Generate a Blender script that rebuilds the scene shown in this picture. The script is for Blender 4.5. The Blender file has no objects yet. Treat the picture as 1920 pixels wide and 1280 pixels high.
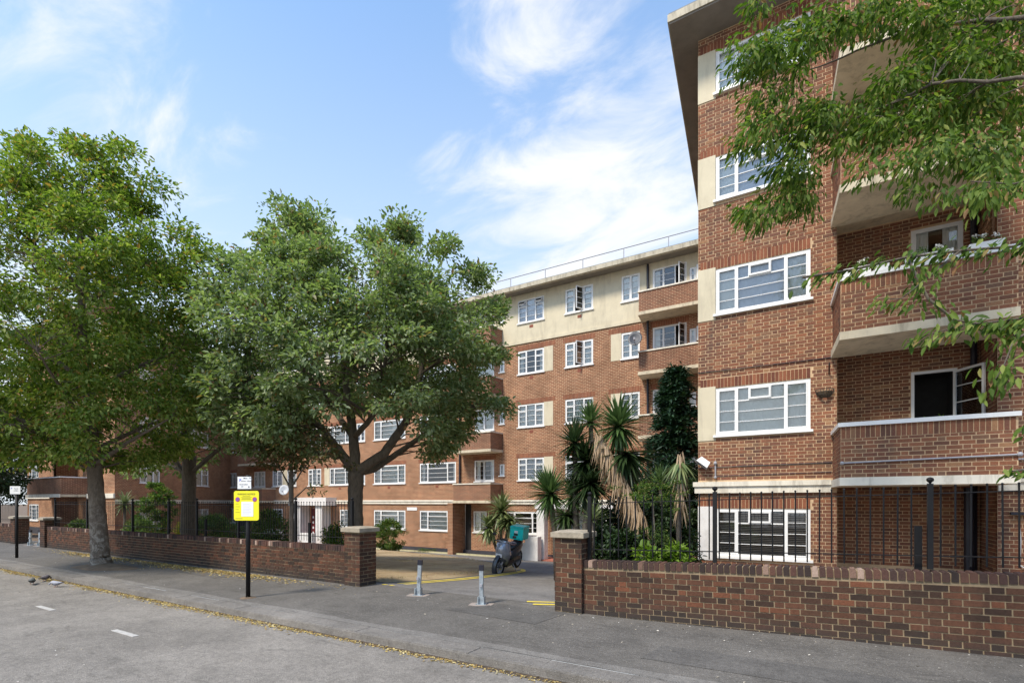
import bpy, math, random
import numpy as np
from mathutils import Vector, Matrix, noise
R = math.radians
random.seed(7); rng = np.random.default_rng(7)
scene = bpy.context.scene
C = scene.collection

# ------------------------------------------------------------------ camera, light, exposure
FPX, HOR, EYE = 940.0, 940.0, 1.7          # focal length and horizon in the 1920 px photograph, eye height in metres
PHI = math.atan(940/1576)                  # the camera looks this far left of +Y (the street runs along X)
cam_d = bpy.data.cameras.new('camera'); cam = bpy.data.objects.new('camera', cam_d); C.objects.link(cam)
cam.location = (0, 0, EYE); cam.rotation_euler = (R(90), 0, PHI)
cam_d.sensor_width = 36; cam_d.lens = FPX/1920*36; cam_d.shift_y = (HOR-640)/1920
cam_d.clip_start = 0.05; cam_d.clip_end = 3000
scene.camera = cam
SUN_EL, SUN_AZ = R(54), R(196)             # azimuth of the sun, clockwise from +Y
SUN_DIR = Vector((math.sin(SUN_AZ)*math.cos(SUN_EL), math.cos(SUN_AZ)*math.cos(SUN_EL), math.sin(SUN_EL)))
w = bpy.data.worlds.new('World'); scene.world = w; w.use_nodes = True
def world():
    nt = w.node_tree; nt.nodes.clear(); N = nt.nodes.new; L = nt.links.new
    out = N('ShaderNodeOutputWorld'); bg = N('ShaderNodeBackground'); bg.inputs[1].default_value = 0.14
    L(bg.outputs[0], out.inputs[0])
    sky = N('ShaderNodeTexSky'); sky.sky_type = 'NISHITA'; sky.sun_disc = False
    sky.sun_elevation = SUN_EL; sky.sun_rotation = SUN_AZ; sky.air_density = 1.0; sky.dust_density = 0.3; sky.ozone_density = 2.5
    tc = N('ShaderNodeTexCoord'); sep = N('ShaderNodeSeparateXYZ'); L(tc.outputs['Generated'], sep.inputs[0])
    def m(op, a, b=None, c=None, clamp=False):
        n = N('ShaderNodeMath'); n.operation = op; n.use_clamp = clamp
        for i, v in enumerate((a, b, c)):
            if v is None: continue
            if isinstance(v, (int, float)): n.inputs[i].default_value = v
            else: L(v, n.inputs[i])
        return n.outputs[0]
    zc = m('MAXIMUM', sep.outputs[2], 0.0)
    den = m('ADD', zc, 0.22)
    u = m('DIVIDE', sep.outputs[0], den); v = m('DIVIDE', sep.outputs[1], den)
    comb = N('ShaderNodeCombineXYZ'); L(u, comb.inputs[0]); L(v, comb.inputs[1])
    mp = N('ShaderNodeMapping'); L(comb.outputs[0], mp.inputs[0])
    mp.inputs['Rotation'].default_value = (0, 0, R(62)); mp.inputs['Scale'].default_value = (0.75, 1.5, 1)
    mp.inputs['Location'].default_value = (3.1, 1.7, 0)
    n1 = N('ShaderNodeTexNoise'); L(mp.outputs[0], n1.inputs[0]); n1.inputs['Scale'].default_value = 3.4
    n1.inputs['Detail'].default_value = 12; n1.inputs['Roughness'].default_value = 0.60; n1.inputs['Distortion'].default_value = 0.6
    def blob(d, width, amt):
        vm = N('ShaderNodeVectorMath'); vm.operation = 'DOT_PRODUCT'
        L(tc.outputs['Generated'], vm.inputs[0]); vm.inputs[1].default_value = Vector(d).normalized()
        return m('MULTIPLY', m('POWER', m('MAXIMUM', vm.outputs['Value'], 0.0), width), amt)
    def pxdir(px, py):
        X, Z, Y = (px-960)/FPX, 1.0, (HOR-py)/FPX
        c, s = math.cos(PHI), math.sin(PHI)
        return (c*X-s*Z, s*X+c*Z, Y)
    b = m('ADD', blob(pxdir(240, 110), 120, 0.15), blob(pxdir(1150, 430), 26, 0.27))
    b = m('ADD', b, blob(pxdir(60, 150), 90, 0.03))
    b = m('SUBTRACT', b, blob(pxdir(640, 190), 30, 0.09))
    cov = m('ADD', n1.outputs[0], b)
    hz = m('POWER', m('SUBTRACT', 1.0, zc), 5.0)
    cov = m('ADD', cov, m('MULTIPLY', hz, 0.12))
    mask = N('ShaderNodeMapRange'); mask.interpolation_type = 'SMOOTHSTEP'
    L(cov, mask.inputs[0]); mask.inputs[1].default_value = 0.50; mask.inputs[2].default_value = 0.84
    mask.inputs[3].default_value = 0.0; mask.inputs[4].default_value = 0.95
    # thin pale veil that thickens towards the horizon
    blue = N('ShaderNodeMix'); blue.data_type = 'RGBA'; blue.blend_type = 'MULTIPLY'; blue.inputs[0].default_value = 1; L(sky.outputs[0], blue.inputs[6]); blue.inputs[7].default_value = (.64, .90, 1.0, 1)
    veil = N('ShaderNodeMix'); veil.data_type = 'RGBA'
    L(m('MULTIPLY', m('POWER', m('SUBTRACT', 1.0, zc), 1.6), 1.35, clamp=True), veil.inputs[0]); L(blue.outputs[2], veil.inputs[6])
    veil.inputs[7].default_value = (2.55, 2.78, 2.98, 1)
    sc = N('ShaderNodeMix'); sc.data_type = 'RGBA'; L(mask.outputs[0], sc.inputs[0]); L(veil.outputs[2], sc.inputs[6])
    sc.inputs[7].default_value = (3.0, 3.04, 3.1, 1)
    L(sc.outputs[2], bg.inputs[0])
world()
sl_ = bpy.data.lights.new('sun', 'SUN'); sl_.energy = 2.0; sl_.angle = R(12); sl_.color = (1, 0.90, 0.76)
so = bpy.data.objects.new('sun', sl_); C.objects.link(so); so.location = (0, -10, 30)
so.rotation_euler = (-SUN_DIR).to_track_quat('-Z', 'Y').to_euler()
scene.view_settings.view_transform = 'Standard'; scene.view_settings.look = 'None'
scene.view_settings.exposure = 1.32; scene.view_settings.gamma = 1
scene.render.engine = 'CYCLES'
scene.cycles.max_bounces = 6; scene.cycles.transparent_max_bounces = 12

# ------------------------------------------------------------------ helpers
def to_world(px, py, Z):
    """a point Z metres along the camera's axis, seen at pixel px, py"""
    X = (px-960)/FPX*Z; c, s = math.cos(PHI), math.sin(PHI)
    return Vector((c*X-s*Z, s*X+c*Z, EYE+(HOR-py)*Z/FPX))
def on_plane(px, py, D):
    a = (px-960)/FPX; return to_world(px, py, D/(math.cos(PHI)+math.sin(PHI)*a))
def slope(y): return -max(0.0, y-7.6)*0.084

def pscale(p):
    Z = -math.sin(PHI)*p[0]+math.cos(PHI)*p[1]
    return FPX/max(Z, .1)

class MB:
    def __init__(s): s.v = []; s.f = []; s.uv = None
    def quad(s, a, b, c, d):
        n = len(s.v); s.v += [tuple(a), tuple(b), tuple(c), tuple(d)]; s.f.append((n, n+1, n+2, n+3)); return s
    def poly(s, pts):
        n = len(s.v); s.v += [tuple(p) for p in pts]; s.f.append(tuple(range(n, n+len(pts)))); return s
    def box(s, x0, x1, y0, y1, z0, z1, M=None):
        P = [Vector((x, y, z)) for z in (z0, z1) for y in (y0, y1) for x in (x0, x1)]
        if M is not None: P = [M @ p for p in P]
        n = len(s.v); s.v += [tuple(p) for p in P]
        s.f += [(n+a, n+b, n+c, n+d) for a, b, c, d in ((0,2,3,1),(4,5,7,6),(0,1,5,4),(2,6,7,3),(0,4,6,2),(1,3,7,5))]; return s
    def prism(s, pts, z0, z1):
        n = len(s.v); k = len(pts)
        s.v += [(p[0], p[1], z0) for p in pts]+[(p[0], p[1], z1) for p in pts]
        s.f.append(tuple(range(n+k-1, n-1, -1))); s.f.append(tuple(range(n+k, n+2*k)))
        for i in range(k): j = (i+1) % k; s.f.append((n+i, n+j, n+k+j, n+k+i))
        return s
    def tube(s, pts, rad, seg=8, cap=True):
        pts = [Vector(p) for p in pts]; k = len(pts)
        if isinstance(rad, (int, float)): rad = [rad]*k
        n = len(s.v); ref = Vector((0, 0, 1))
        d0 = (pts[1]-pts[0]).normalized()
        if abs(d0.z) > .9: ref = Vector((1, 0, 0))
        a = d0.cross(ref).normalized()
        for i, p in enumerate(pts):
            d = (pts[min(i+1, k-1)]-pts[max(i-1, 0)]).normalized()
            a = (a-d*a.dot(d)).normalized(); b = d.cross(a)
            for j in range(seg):
                t = 2*math.pi*j/seg; s.v.append(tuple(p+(a*math.cos(t)+b*math.sin(t))*rad[i]))
        for i in range(k-1):
            for j in range(seg):
                q = (j+1) % seg; s.f.append((n+i*seg+j, n+i*seg+q, n+(i+1)*seg+q, n+(i+1)*seg+j))
        if cap:
            s.f.append(tuple(range(n+seg-1, n-1, -1))); s.f.append(tuple(range(n+(k-1)*seg, n+k*seg)))
        return s
    def lathe(s, c, prof, seg=12, axis='z'):
        n = len(s.v); c = Vector(c)
        for r, h in prof:
            for j in range(seg):
                t = 2*math.pi*j/seg; x, y = r*math.cos(t), r*math.sin(t)
                s.v.append(tuple(c+(Vector((x, y, h)) if axis == 'z' else Vector((h, x, y)) if axis == 'x' else Vector((x, h, y)))))
        for i in range(len(prof)-1):
            for j in range(seg):
                q = (j+1) % seg; s.f.append((n+i*seg+j, n+i*seg+q, n+(i+1)*seg+q, n+(i+1)*seg+j))
        return s
    def ball(s, c, r, seg=10, rings=6, sc=(1, 1, 1), M=None):
        n = len(s.v)
        for i in range(rings+1):
            a = math.pi*i/rings
            for j in range(seg):
                t = 2*math.pi*j/seg
                p = Vector((math.sin(a)*math.cos(t)*sc[0]*r, math.sin(a)*math.sin(t)*sc[1]*r, -math.cos(a)*sc[2]*r))
                if M is not None: p = M @ p
                s.v.append(tuple(p+Vector(c)))
        for i in range(rings):
            for j in range(seg):
                q = (j+1) % seg; s.f.append((n+i*seg+j, n+i*seg+q, n+(i+1)*seg+q, n+(i+1)*seg+j))
        return s
    def loft(s, secs, cap=True):
        """sections: lists of points, all the same length"""
        n = len(s.v); k = len(secs[0])
        for q in secs: s.v += [tuple(p) for p in q]
        for i in range(len(secs)-1):
            for j in range(k):
                q = (j+1) % k; s.f.append((n+i*k+j, n+i*k+q, n+(i+1)*k+q, n+(i+1)*k+j))
        if cap: s.f.append(tuple(range(n+k-1, n-1, -1))); s.f.append(tuple(range(n+(len(secs)-1)*k, n+len(secs)*k)))
        return s
    def mesh(s, name, mat, smooth=False, bevel=0):
        me = bpy.data.meshes.new(name); me.from_pydata(s.v, [], s.f); me.materials.append(mat)
        if smooth: me.shade_smooth()
        return me

def link(name, me, parent=None, loc=None, rz=0, rot=None, scale=None):
    """link a mesh as an object; a mesh given in world coordinates under a placed Empty is shifted back by the parent's place"""
    o = bpy.data.objects.new(name, me); C.objects.link(o)
    if loc is not None: o.location = loc
    if rot is not None: o.rotation_euler = rot
    else: o.rotation_euler = (0, 0, rz)
    if scale is not None: o.scale = scale
    if parent is not None:
        o.parent = parent
        if parent.get('world_parts'): o.location = Vector(o.location)-Vector(parent.location)
    return o
def thing(name, label, cat, loc=(0, 0, 0), rz=0, group=None, local=False):
    o = bpy.data.objects.new(name, None); C.objects.link(o); o.location = loc; o.rotation_euler = (0, 0, rz)
    o.empty_display_size = .2
    if not local: o['world_parts'] = 1
    return tag(o, label, cat, group)
def tag(o, label, cat, group=None):
    o['label'] = label; o['category'] = cat
    if group: o['group'] = group
    return o
def kind(o, k): o['kind'] = k; return o
def smooth(o): o.data.shade_smooth(); return o

# ------------------------------------------------------------------ materials
MATS = {}
def ntree(name):
    m = bpy.data.materials.new(name); m.use_nodes = True; nt = m.node_tree; nt.nodes.clear()
    out = nt.nodes.new('ShaderNodeOutputMaterial'); MATS[name] = m
    return m, nt, nt.nodes.new, nt.links.new, out
def ramp(N, L, fac, stops, interp='LINEAR'):
    r = N('ShaderNodeValToRGB'); r.color_ramp.interpolation = interp
    e = r.color_ramp.elements
    while len(e) < len(stops): e.new(0.5)
    for q, (p, c) in zip(e, stops): q.position = p; q.color = (*c, 1)
    L(fac, r.inputs[0]); return r.outputs[0]
def nz(N, L, scale, detail=4, rough=.6, vec=None, out=0, dist=0):
    n = N('ShaderNodeTexNoise'); n.inputs['Scale'].default_value = scale; n.inputs['Detail'].default_value = detail
    n.inputs['Roughness'].default_value = rough; n.inputs['Distortion'].default_value = dist
    if vec is not None: L(vec, n.inputs[0])
    return n.outputs[out]
def mathn(N, L, op, a, b=None, clamp=False):
    n = N('ShaderNodeMath'); n.operation = op; n.use_clamp = clamp
    for i, v in enumerate((a, b)):
        if v is None: continue
        if isinstance(v, (int, float)): n.inputs[i].default_value = v
        else: L(v, n.inputs[i])
    return n.outputs[0]
def mixc(N, L, fac, a, b, mode='MIX'):
    n = N('ShaderNodeMix'); n.data_type = 'RGBA'; n.blend_type = mode
    for i, v in ((0, fac), (6, a), (7, b)):
        if isinstance(v, (int, float)): n.inputs[i].default_value = v
        elif isinstance(v, tuple): n.inputs[i].default_value = (*v, 1)
        else: L(v, n.inputs[i])
    return n.outputs[2]
def bump(N, L, h, strength, dist=.01):
    b = N('ShaderNodeBump'); b.inputs['Strength'].default_value = strength; b.inputs['Distance'].default_value = dist; L(h, b.inputs['Height'])
    return b.outputs[0]
def pos(N): return N('ShaderNodeNewGeometry').outputs['Position']

def simple(name, col, rough=.6, var=.12, metal=0, scale=6, bmp=0, spec=.5, dirt=None, streak=False):
    m, nt, N, L, out = ntree(name); p = N('ShaderNodeBsdfPrincipled'); L(p.outputs[0], out.inputs[0])
    P = pos(N)
    f = nz(N, L, scale, 5, .65, P)
    lo = tuple(c*(1-var) for c in col); hi = tuple(min(1, c*(1+var)) for c in col)
    cc = ramp(N, L, f, [(.3, lo), (.7, hi)])
    if dirt:
        if streak:
            mp = N('ShaderNodeMapping'); L(P, mp.inputs[0]); mp.inputs['Scale'].default_value = (2.5, 2.5, .45); DP = mp.outputs[0]
        else: DP = P
        g = nz(N, L, dirt[1], 6, .7, DP, dist=.5); r = mathn(N, L, 'MULTIPLY', mathn(N, L, 'SUBTRACT', g, .5), 5.0, True)
        cc = mixc(N, L, mathn(N, L, 'MULTIPLY', r, dirt[2]), cc, dirt[0])
    L(cc, p.inputs['Base Color']); p.inputs['Roughness'].default_value = rough; p.inputs['Metallic'].default_value = metal
    p.inputs['Specular IOR Level'].default_value = spec
    if bmp: L(bump(N, L, nz(N, L, scale*6, 6, .7, P), bmp, .01), p.inputs['Normal'])
    return m
def brick_piece(name, stops, stain=(.02, .018, .015), stain_amt=.35, low=None):
    """clay brick: every brick (object or island) gets its own shade; soot stains on top"""
    m, nt, N, L, out = ntree(name); p = N('ShaderNodeBsdfPrincipled'); L(p.outputs[0], out.inputs[0])
    oi = N('ShaderNodeObjectInfo'); g = N('ShaderNodeNewGeometry')
    r = mathn(N, L, 'FRACT', mathn(N, L, 'ADD', mathn(N, L, 'MULTIPLY', oi.outputs['Random'], 7.31), g.outputs['Random Per Island']))
    cc = ramp(N, L, r, stops)
    P = g.outputs['Position']
    f1 = nz(N, L, 45, 4, .7, P); cc = mixc(N, L, .6, cc, ramp(N, L, f1, [(.3, (.35,)*3), (.5, (.75,)*3), (.7, (1.0,)*3)]), 'MULTIPLY')
    mp = N('ShaderNodeMapping'); L(P, mp.inputs[0]); mp.inputs['Scale'].default_value = (1.4, 1.4, .55)
    f2 = nz(N, L, .9, 6, .7, mp.outputs[0], dist=.8)
    s = mathn(N, L, 'MULTIPLY', mathn(N, L, 'SUBTRACT', f2, .48, True), 4.0, True)
    cc = mixc(N, L, mathn(N, L, 'MULTIPLY', s, stain_amt), cc, stain)
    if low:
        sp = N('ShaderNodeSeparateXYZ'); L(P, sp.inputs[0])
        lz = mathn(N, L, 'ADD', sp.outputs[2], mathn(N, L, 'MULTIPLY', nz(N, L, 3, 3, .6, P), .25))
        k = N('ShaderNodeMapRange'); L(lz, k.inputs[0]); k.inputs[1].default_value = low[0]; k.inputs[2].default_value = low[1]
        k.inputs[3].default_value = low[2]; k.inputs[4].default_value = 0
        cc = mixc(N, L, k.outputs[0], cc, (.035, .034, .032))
    L(cc, p.inputs['Base Color']); p.inputs['Roughness'].default_value = .9; p.inputs['Specular IOR Level'].default_value = .25
    L(bump(N, L, nz(N, L, 90, 5, .7, P), .5, .006), p.inputs['Normal'])
    return m
B_STOPS = [(0, (.17, .082, .055)), (.15, (.23, .105, .062)), (.4, (.27, .110, .062)), (.62, (.33, .140, .076)), (.8, (.22, .095, .062)), (.92, (.39, .21, .11)), (1, (.20, .11, .075))]
W_STOPS = [(0, (.045, .030, .023)), (.2, (.075, .040, .027)), (.45, (.105, .050, .031)), (.65, (.135, .060, .036)), (.8, (.088, .048, .031)), (.93, (.19, .074, .040)), (1, (.062, .040, .031))]
M_brick = brick_piece('brick_building', B_STOPS, stain=(.075, .055, .05), stain_amt=.6)
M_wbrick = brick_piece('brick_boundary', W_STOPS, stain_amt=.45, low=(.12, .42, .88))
M_cop = brick_piece('brick_coping', [(0, (.040, .030, .027)), (.4, (.075, .045, .038)), (.75, (.11, .055, .042)), (.90, (.14, .07, .05)), (.93, (.38, .26, .20)), (1, (.48, .36, .29))], stain_amt=.5)
M_soldier = brick_piece('brick_soldier', [(0, (.17, .065, .045)), (.5, (.27, .10, .055)), (1, (.34, .13, .07))], stain_amt=.25)
M_mortar = simple('mortar', (.58, .41, .25), .95, .16, scale=9, dirt=((.25, .17, .11), 1.1, .4))
M_wmortar = simple('mortar_boundary', (.26, .195, .12), .95, .22, scale=7, dirt=((.07, .06, .05), 1.5, .6))
def brick_tex(name, c1, c2, mort, wide=.225, row=.075, ms=.010):
    m, nt, N, L, out = ntree(name); p = N('ShaderNodeBsdfPrincipled'); L(p.outputs[0], out.inputs[0])
    uv = N('ShaderNodeUVMap')
    b = N('ShaderNodeTexBrick'); L(uv.outputs[0], b.inputs['Vector'])
    b.inputs['Scale'].default_value = 1; b.inputs['Brick Width'].default_value = wide; b.inputs['Row Height'].default_value = row
    b.inputs['Mortar Size'].default_value = ms; b.inputs['Mortar Smooth'].default_value = .1; b.inputs['Bias'].default_value = 0
    b.inputs['Color1'].default_value = (*c1, 1); b.inputs['Color2'].default_value = (*c2, 1); b.inputs['Mortar'].default_value = (*mort, 1)
    P = pos(N)
    f = nz(N, L, 1.1, 6, .7, P, dist=.4); cc = mixc(N, L, .6, b.outputs[0], ramp(N, L, f, [(.3, (.45, .42, .40)), (.5, (.85, .85, .85)), (.72, (1.3, 1.22, 1.15))]), 'MULTIPLY')
    mp = N('ShaderNodeMapping'); L(P, mp.inputs[0]); mp.inputs['Scale'].default_value = (3, 3, 9); cc = mixc(N, L, .55, cc, ramp(N, L, nz(N, L, 1.6, 4, .8, mp.outputs[0]), [(.3, (.6, .58, .56)), (.5, (1, 1, 1)), (.7, (1.35, 1.28, 1.2))]), 'MULTIPLY')
    L(cc, p.inputs['Base Color']); p.inputs['Roughness'].default_value = .92; p.inputs['Specular IOR Level'].default_value = .2
    L(bump(N, L, b.outputs['Fac'], -.4, .01), p.inputs['Normal'])
    return m
M_btex = brick_tex('brickwork_rear', (.33, .142, .08), (.22, .092, .055), (.56, .40, .25))
M_ptex = brick_tex('brickwork_parapet', (.25, .10, .062), (.17, .072, .05), (.44, .31, .20))
M_stex = brick_tex('brickwork_soldier', (.22, .08, .05), (.30, .11, .06), (.40, .27, .17), wide=.075, row=.24, ms=.008)
M_cream = simple('cream_render', (.62, .55, .40), .85, .07, scale=2, dirt=((.34, .29, .21), 1.2, .45), bmp=.1, streak=True)
M_creamband = simple('cream_painted_stone', (.76, .71, .60), .7, .07, scale=3, dirt=((.30, .26, .20), 2.0, .6), bmp=.2, streak=True)
M_conc = simple('concrete_slab', (.60, .52, .38), .85, .14, scale=3, dirt=((.24, .20, .14), 1.6, .7), bmp=.3, streak=True)
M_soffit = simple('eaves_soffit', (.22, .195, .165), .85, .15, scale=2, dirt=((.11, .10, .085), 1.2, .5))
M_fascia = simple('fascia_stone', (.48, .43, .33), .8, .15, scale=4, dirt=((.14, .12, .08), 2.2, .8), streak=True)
M_roof = simple('roof_felt', (.22, .23, .24), .9, .15)
M_white = simple('white_paint', (.80, .80, .79), .35, .03, scale=8, dirt=((.5, .48, .44), 4, .12))
M_wwall = simple('white_render', (.74, .72, .70), .7, .05, scale=3, dirt=((.42, .40, .36), 1.8, .4))
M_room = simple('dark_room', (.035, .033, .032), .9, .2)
M_net = simple('net_curtain', (.84, .86, .82), .9, .06, scale=14)
M_blind = simple('venetian_slat', (.50, .41, .32), .6, .1)
M_skycurt = simple('sky_sheen_blind', (.68, .71, .76), .9, .1, scale=5)  # blue-grey of reflected sky put into the blind's colour
M_iron = simple('black_iron', (.008, .008, .009), .55, .3, spec=.3)
M_pipe = simple('dark_pipe', (.018, .018, .028), .4, .2)
M_galv = simple('galvanised_steel', (.45, .50, .53), .42, .25, metal=.6, scale=20, dirt=((.2, .2, .2), 12, .5))
M_greyp = simple('grey_conduit', (.35, .35, .38), .5, .1)
M_red = simple('red_door_paint', (.16, .02, .025), .35, .1)
M_redtile = simple('red_step_tile', (.38, .13, .09), .6, .15)
M_cap = simple('pillar_capstone', (.33, .28, .21), .9, .22, scale=7, bmp=.5, dirt=((.12, .11, .08), 4, .55))
M_black = simple('black_plinth', (.045, .045, .055), .8, .3, scale=4)
M_terra = simple('terracotta', (.23, .07, .04), .8, .2)
M_dish = simple('dish_grey', (.05, .055, .065), .5, .15)
M_dishw = simple('dish_white', (.6, .62, .64), .5, .05)
M_soil = simple('soil_bed', (.16, .11, .07), .95, .35, scale=5, bmp=.8, dirt=((.07, .055, .04), 3, .6))
M_wood = simple('trellis_wood', (.27, .15, .08), .8, .2)
M_yel = simple('yellow_line_paint', (.72, .55, .06), .7, .12, scale=10, dirt=((.30, .26, .16), 9, .45))
M_line = simple('white_line_paint', (.46, .44, .41), .8, .1, scale=10, dirt=((.26, .25, .23), 14, .8))
def glass(name, refl=.10, tint=(.97, .98, .98)):
    m, nt, N, L, out = ntree(name)
    fr = N('ShaderNodeFresnel'); fr.inputs[0].default_value = 1.5
    f = mathn(N, L, 'ADD', mathn(N, L, 'MULTIPLY', fr.outputs[0], 1.0), refl, True)
    g = N('ShaderNodeBsdfGlossy'); g.inputs['Roughness'].default_value = .02; g.inputs[0].default_value = (.9, .93, .97, 1)
    L(bump(N, L, nz(N, L, .9, 2, .5, pos(N)), .06, .05), g.inputs['Normal'])
    t = N('ShaderNodeBsdfTransparent'); t.inputs[0].default_value = (*tint, 1)
    mx = N('ShaderNodeMixShader'); L(f, mx.inputs[0]); L(t.outputs[0], mx.inputs[1]); L(g.outputs[0], mx.inputs[2]); L(mx.outputs[0], out.inputs[0])
    return m
M_glass = glass('window_glass', .08)
def asphalt(name, base, speck, scale=1, dirtc=None, warm=None):
    m, nt, N, L, out = ntree(name); p = N('ShaderNodeBsdfPrincipled'); L(p.outputs[0], out.inputs[0]); P = pos(N)
    big = nz(N, L, .35, 5, .6, P, dist=.5); mid = nz(N, L, 2.2, 6, .7, P, dist=.3); fine = nz(N, L, 70*scale, 3, .8, P)
    vo = N('ShaderNodeTexVoronoi'); vo.inputs['Scale'].default_value = 85*scale; L(P, vo.inputs[0])
    cc = ramp(N, L, big, [(.3, tuple(c*.80 for c in base)), (.55, base), (.75, tuple(c*1.22 for c in base))])
    cc = mixc(N, L, .8, cc, ramp(N, L, mid, [(.25, (.58,)*3), (.5, (.95,)*3), (.75, (1.2,)*3)]), 'MULTIPLY')
    cc = mixc(N, L, .8, cc, ramp(N, L, nz(N, L, 17, 5, .85, P), [(.3, (.62,)*3), (.5, (1,)*3), (.7, (1.3,)*3)]), 'MULTIPLY')
    cc = mixc(N, L, .8, cc, ramp(N, L, fine, [(.3, (.55,)*3), (.5, (1,)*3), (.7, (1.5,)*3)]), 'MULTIPLY')
    sp = mathn(N, L, 'GREATER_THAN', nz(N, L, 38*scale, 2, .9, P), speck)
    cc = mixc(N, L, mathn(N, L, 'MULTIPLY', sp, .55), cc, (.42, .40, .36))
    mp = N('ShaderNodeMapping'); L(P, mp.inputs[0]); mp.inputs['Scale'].default_value = (.5, 2.2, 1); mp.inputs['Rotation'].default_value = (0, 0, .12)
    st = nz(N, L, 1.6, 5, .7, mp.outputs[0], dist=1.2)
    k = mathn(N, L, 'MULTIPLY', mathn(N, L, 'SUBTRACT', st, .59, True), 8.0, True)
    cc = mixc(N, L, mathn(N, L, 'MULTIPLY', k, .6), cc, tuple(c*.4 for c in base))
    if warm:
        k2 = mathn(N, L, 'MULTIPLY', mathn(N, L, 'SUBTRACT', nz(N, L, .8, 4, .7, P), .55, True), 5.0, True)
        cc = mixc(N, L, mathn(N, L, 'MULTIPLY', k2, .5), cc, warm)
    L(cc, p.inputs['Base Color']); p.inputs['Roughness'].default_value = .88; p.inputs['Specular IOR Level'].default_value = .3
    L(bump(N, L, vo.outputs[0], .5, .008), p.inputs['Normal'])
    return m
M_road = asphalt('worn_road_asphalt', (.235, .214, .188), .68)
M_pave = asphalt('pavement_asphalt', (.135, .124, .110), .66, warm=(.15, .135, .12))
M_drive = asphalt('driveway_asphalt', (.19, .178, .166), .74)
M_kerb = asphalt('granite_kerb', (.205, .188, .168), .66, 1.3)
def leaf_mat(name, stops, trans=.42, rough=.5, spec=.3):
    m, nt, N, L, out = ntree(name)
    at = N('ShaderNodeAttribute'); at.attribute_name = 'rnd'
    cc = ramp(N, L, at.outputs['Fac'], stops)
    p = N('ShaderNodeBsdfPrincipled'); L(cc, p.inputs['Base Color']); p.inputs['Roughness'].default_value = rough; p.inputs['Specular IOR Level'].default_value = spec
    t = N('ShaderNodeBsdfTranslucent'); L(mixc(N, L, 1.0, cc, (1.1, 1.3, .5), 'MULTIPLY'), t.inputs[0])
    mx = N('ShaderNodeMixShader'); mx.inputs[0].default_value = trans; L(p.outputs[0], mx.inputs[1]); L(t.outputs[0], mx.inputs[2]); L(mx.outputs[0], out.inputs[0])
    return m
M_leafA = leaf_mat('leaf_yellowgreen', [(0, (.085, .145, .025)), (.35, (.165, .24, .04)), (.7, (.26, .33, .075)), (.92, (.38, .41, .13)), (.95, (.42, .30, .08)), (1, (.38, .21, .08))])
M_leafB = leaf_mat('leaf_greygreen', [(0, (.115, .16, .07)), (.35, (.19, .25, .11)), (.7, (.28, .345, .18)), (.92, (.40, .45, .29)), (.97, (.30, .22, .10)), (1, (.26, .12, .07))])
M_leafC = leaf_mat('leaf_overhang', [(0, (.045, .085, .014)), (.4, (.09, .155, .024)), (.8, (.16, .23, .045)), (.93, (.27, .31, .08)), (.98, (.26, .17, .07)), (1, (.28, .14, .08))], trans=.45, rough=.6, spec=.2)
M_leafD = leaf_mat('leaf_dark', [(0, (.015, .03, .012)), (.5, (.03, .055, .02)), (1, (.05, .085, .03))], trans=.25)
M_leafL = leaf_mat('leaf_lime', [(0, (.10, .18, .02)), (.5, (.17, .27, .03)), (1, (.26, .36, .06))], trans=.35)
M_leafS = leaf_mat('leaf_shrub', [(0, (.04, .08, .02)), (.5, (.08, .15, .03)), (.85, (.15, .21, .05)), (1, (.26, .24, .10))])
M_leafY = leaf_mat('leaf_yellow', [(0, (.16, .20, .03)), (.5, (.30, .28, .04)), (1, (.40, .34, .07))])
M_conif = leaf_mat('leaf_conifer', [(0, (.012, .035, .022)), (.5, (.022, .055, .03)), (1, (.04, .085, .045))], trans=.15)
M_litter = leaf_mat('fallen_leaf', [(0, (.22, .13, .05)), (.4, (.42, .29, .09)), (.8, (.55, .42, .16)), (1, (.60, .52, .30))], trans=.1, rough=.8)
M_bits = leaf_mat('litter_bits', [(0, (.30, .26, .20)), (.6, (.45, .40, .32)), (1, (.6, .58, .54))], trans=0, rough=.8)
def blade(name, c0, c1, trans=.25):
    m, nt, N, L, out = ntree(name); oi = N('ShaderNodeObjectInfo')
    cc = ramp(N, L, oi.outputs['Random'], [(0, c0), (1, c1)])
    p = N('ShaderNodeBsdfPrincipled'); L(cc, p.inputs['Base Color']); p.inputs['Roughness'].default_value = .4
    t = N('ShaderNodeBsdfTranslucent'); L(cc, t.inputs[0])
    mx = N('ShaderNodeMixShader'); mx.inputs[0].default_value = trans; L(p.outputs[0], mx.inputs[1]); L(t.outputs[0], mx.inputs[2]); L(mx.outputs[0], out.inputs[0])
    return m
M_yuc = blade('yucca_blade', (.04, .085, .022), (.14, .23, .07))
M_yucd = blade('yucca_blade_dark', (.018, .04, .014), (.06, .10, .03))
M_cord = blade('cordyline_blade', (.08, .13, .035), (.30, .34, .15))
M_dead = blade('dead_blade', (.26, .17, .10), (.46, .33, .20), .1)
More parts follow.
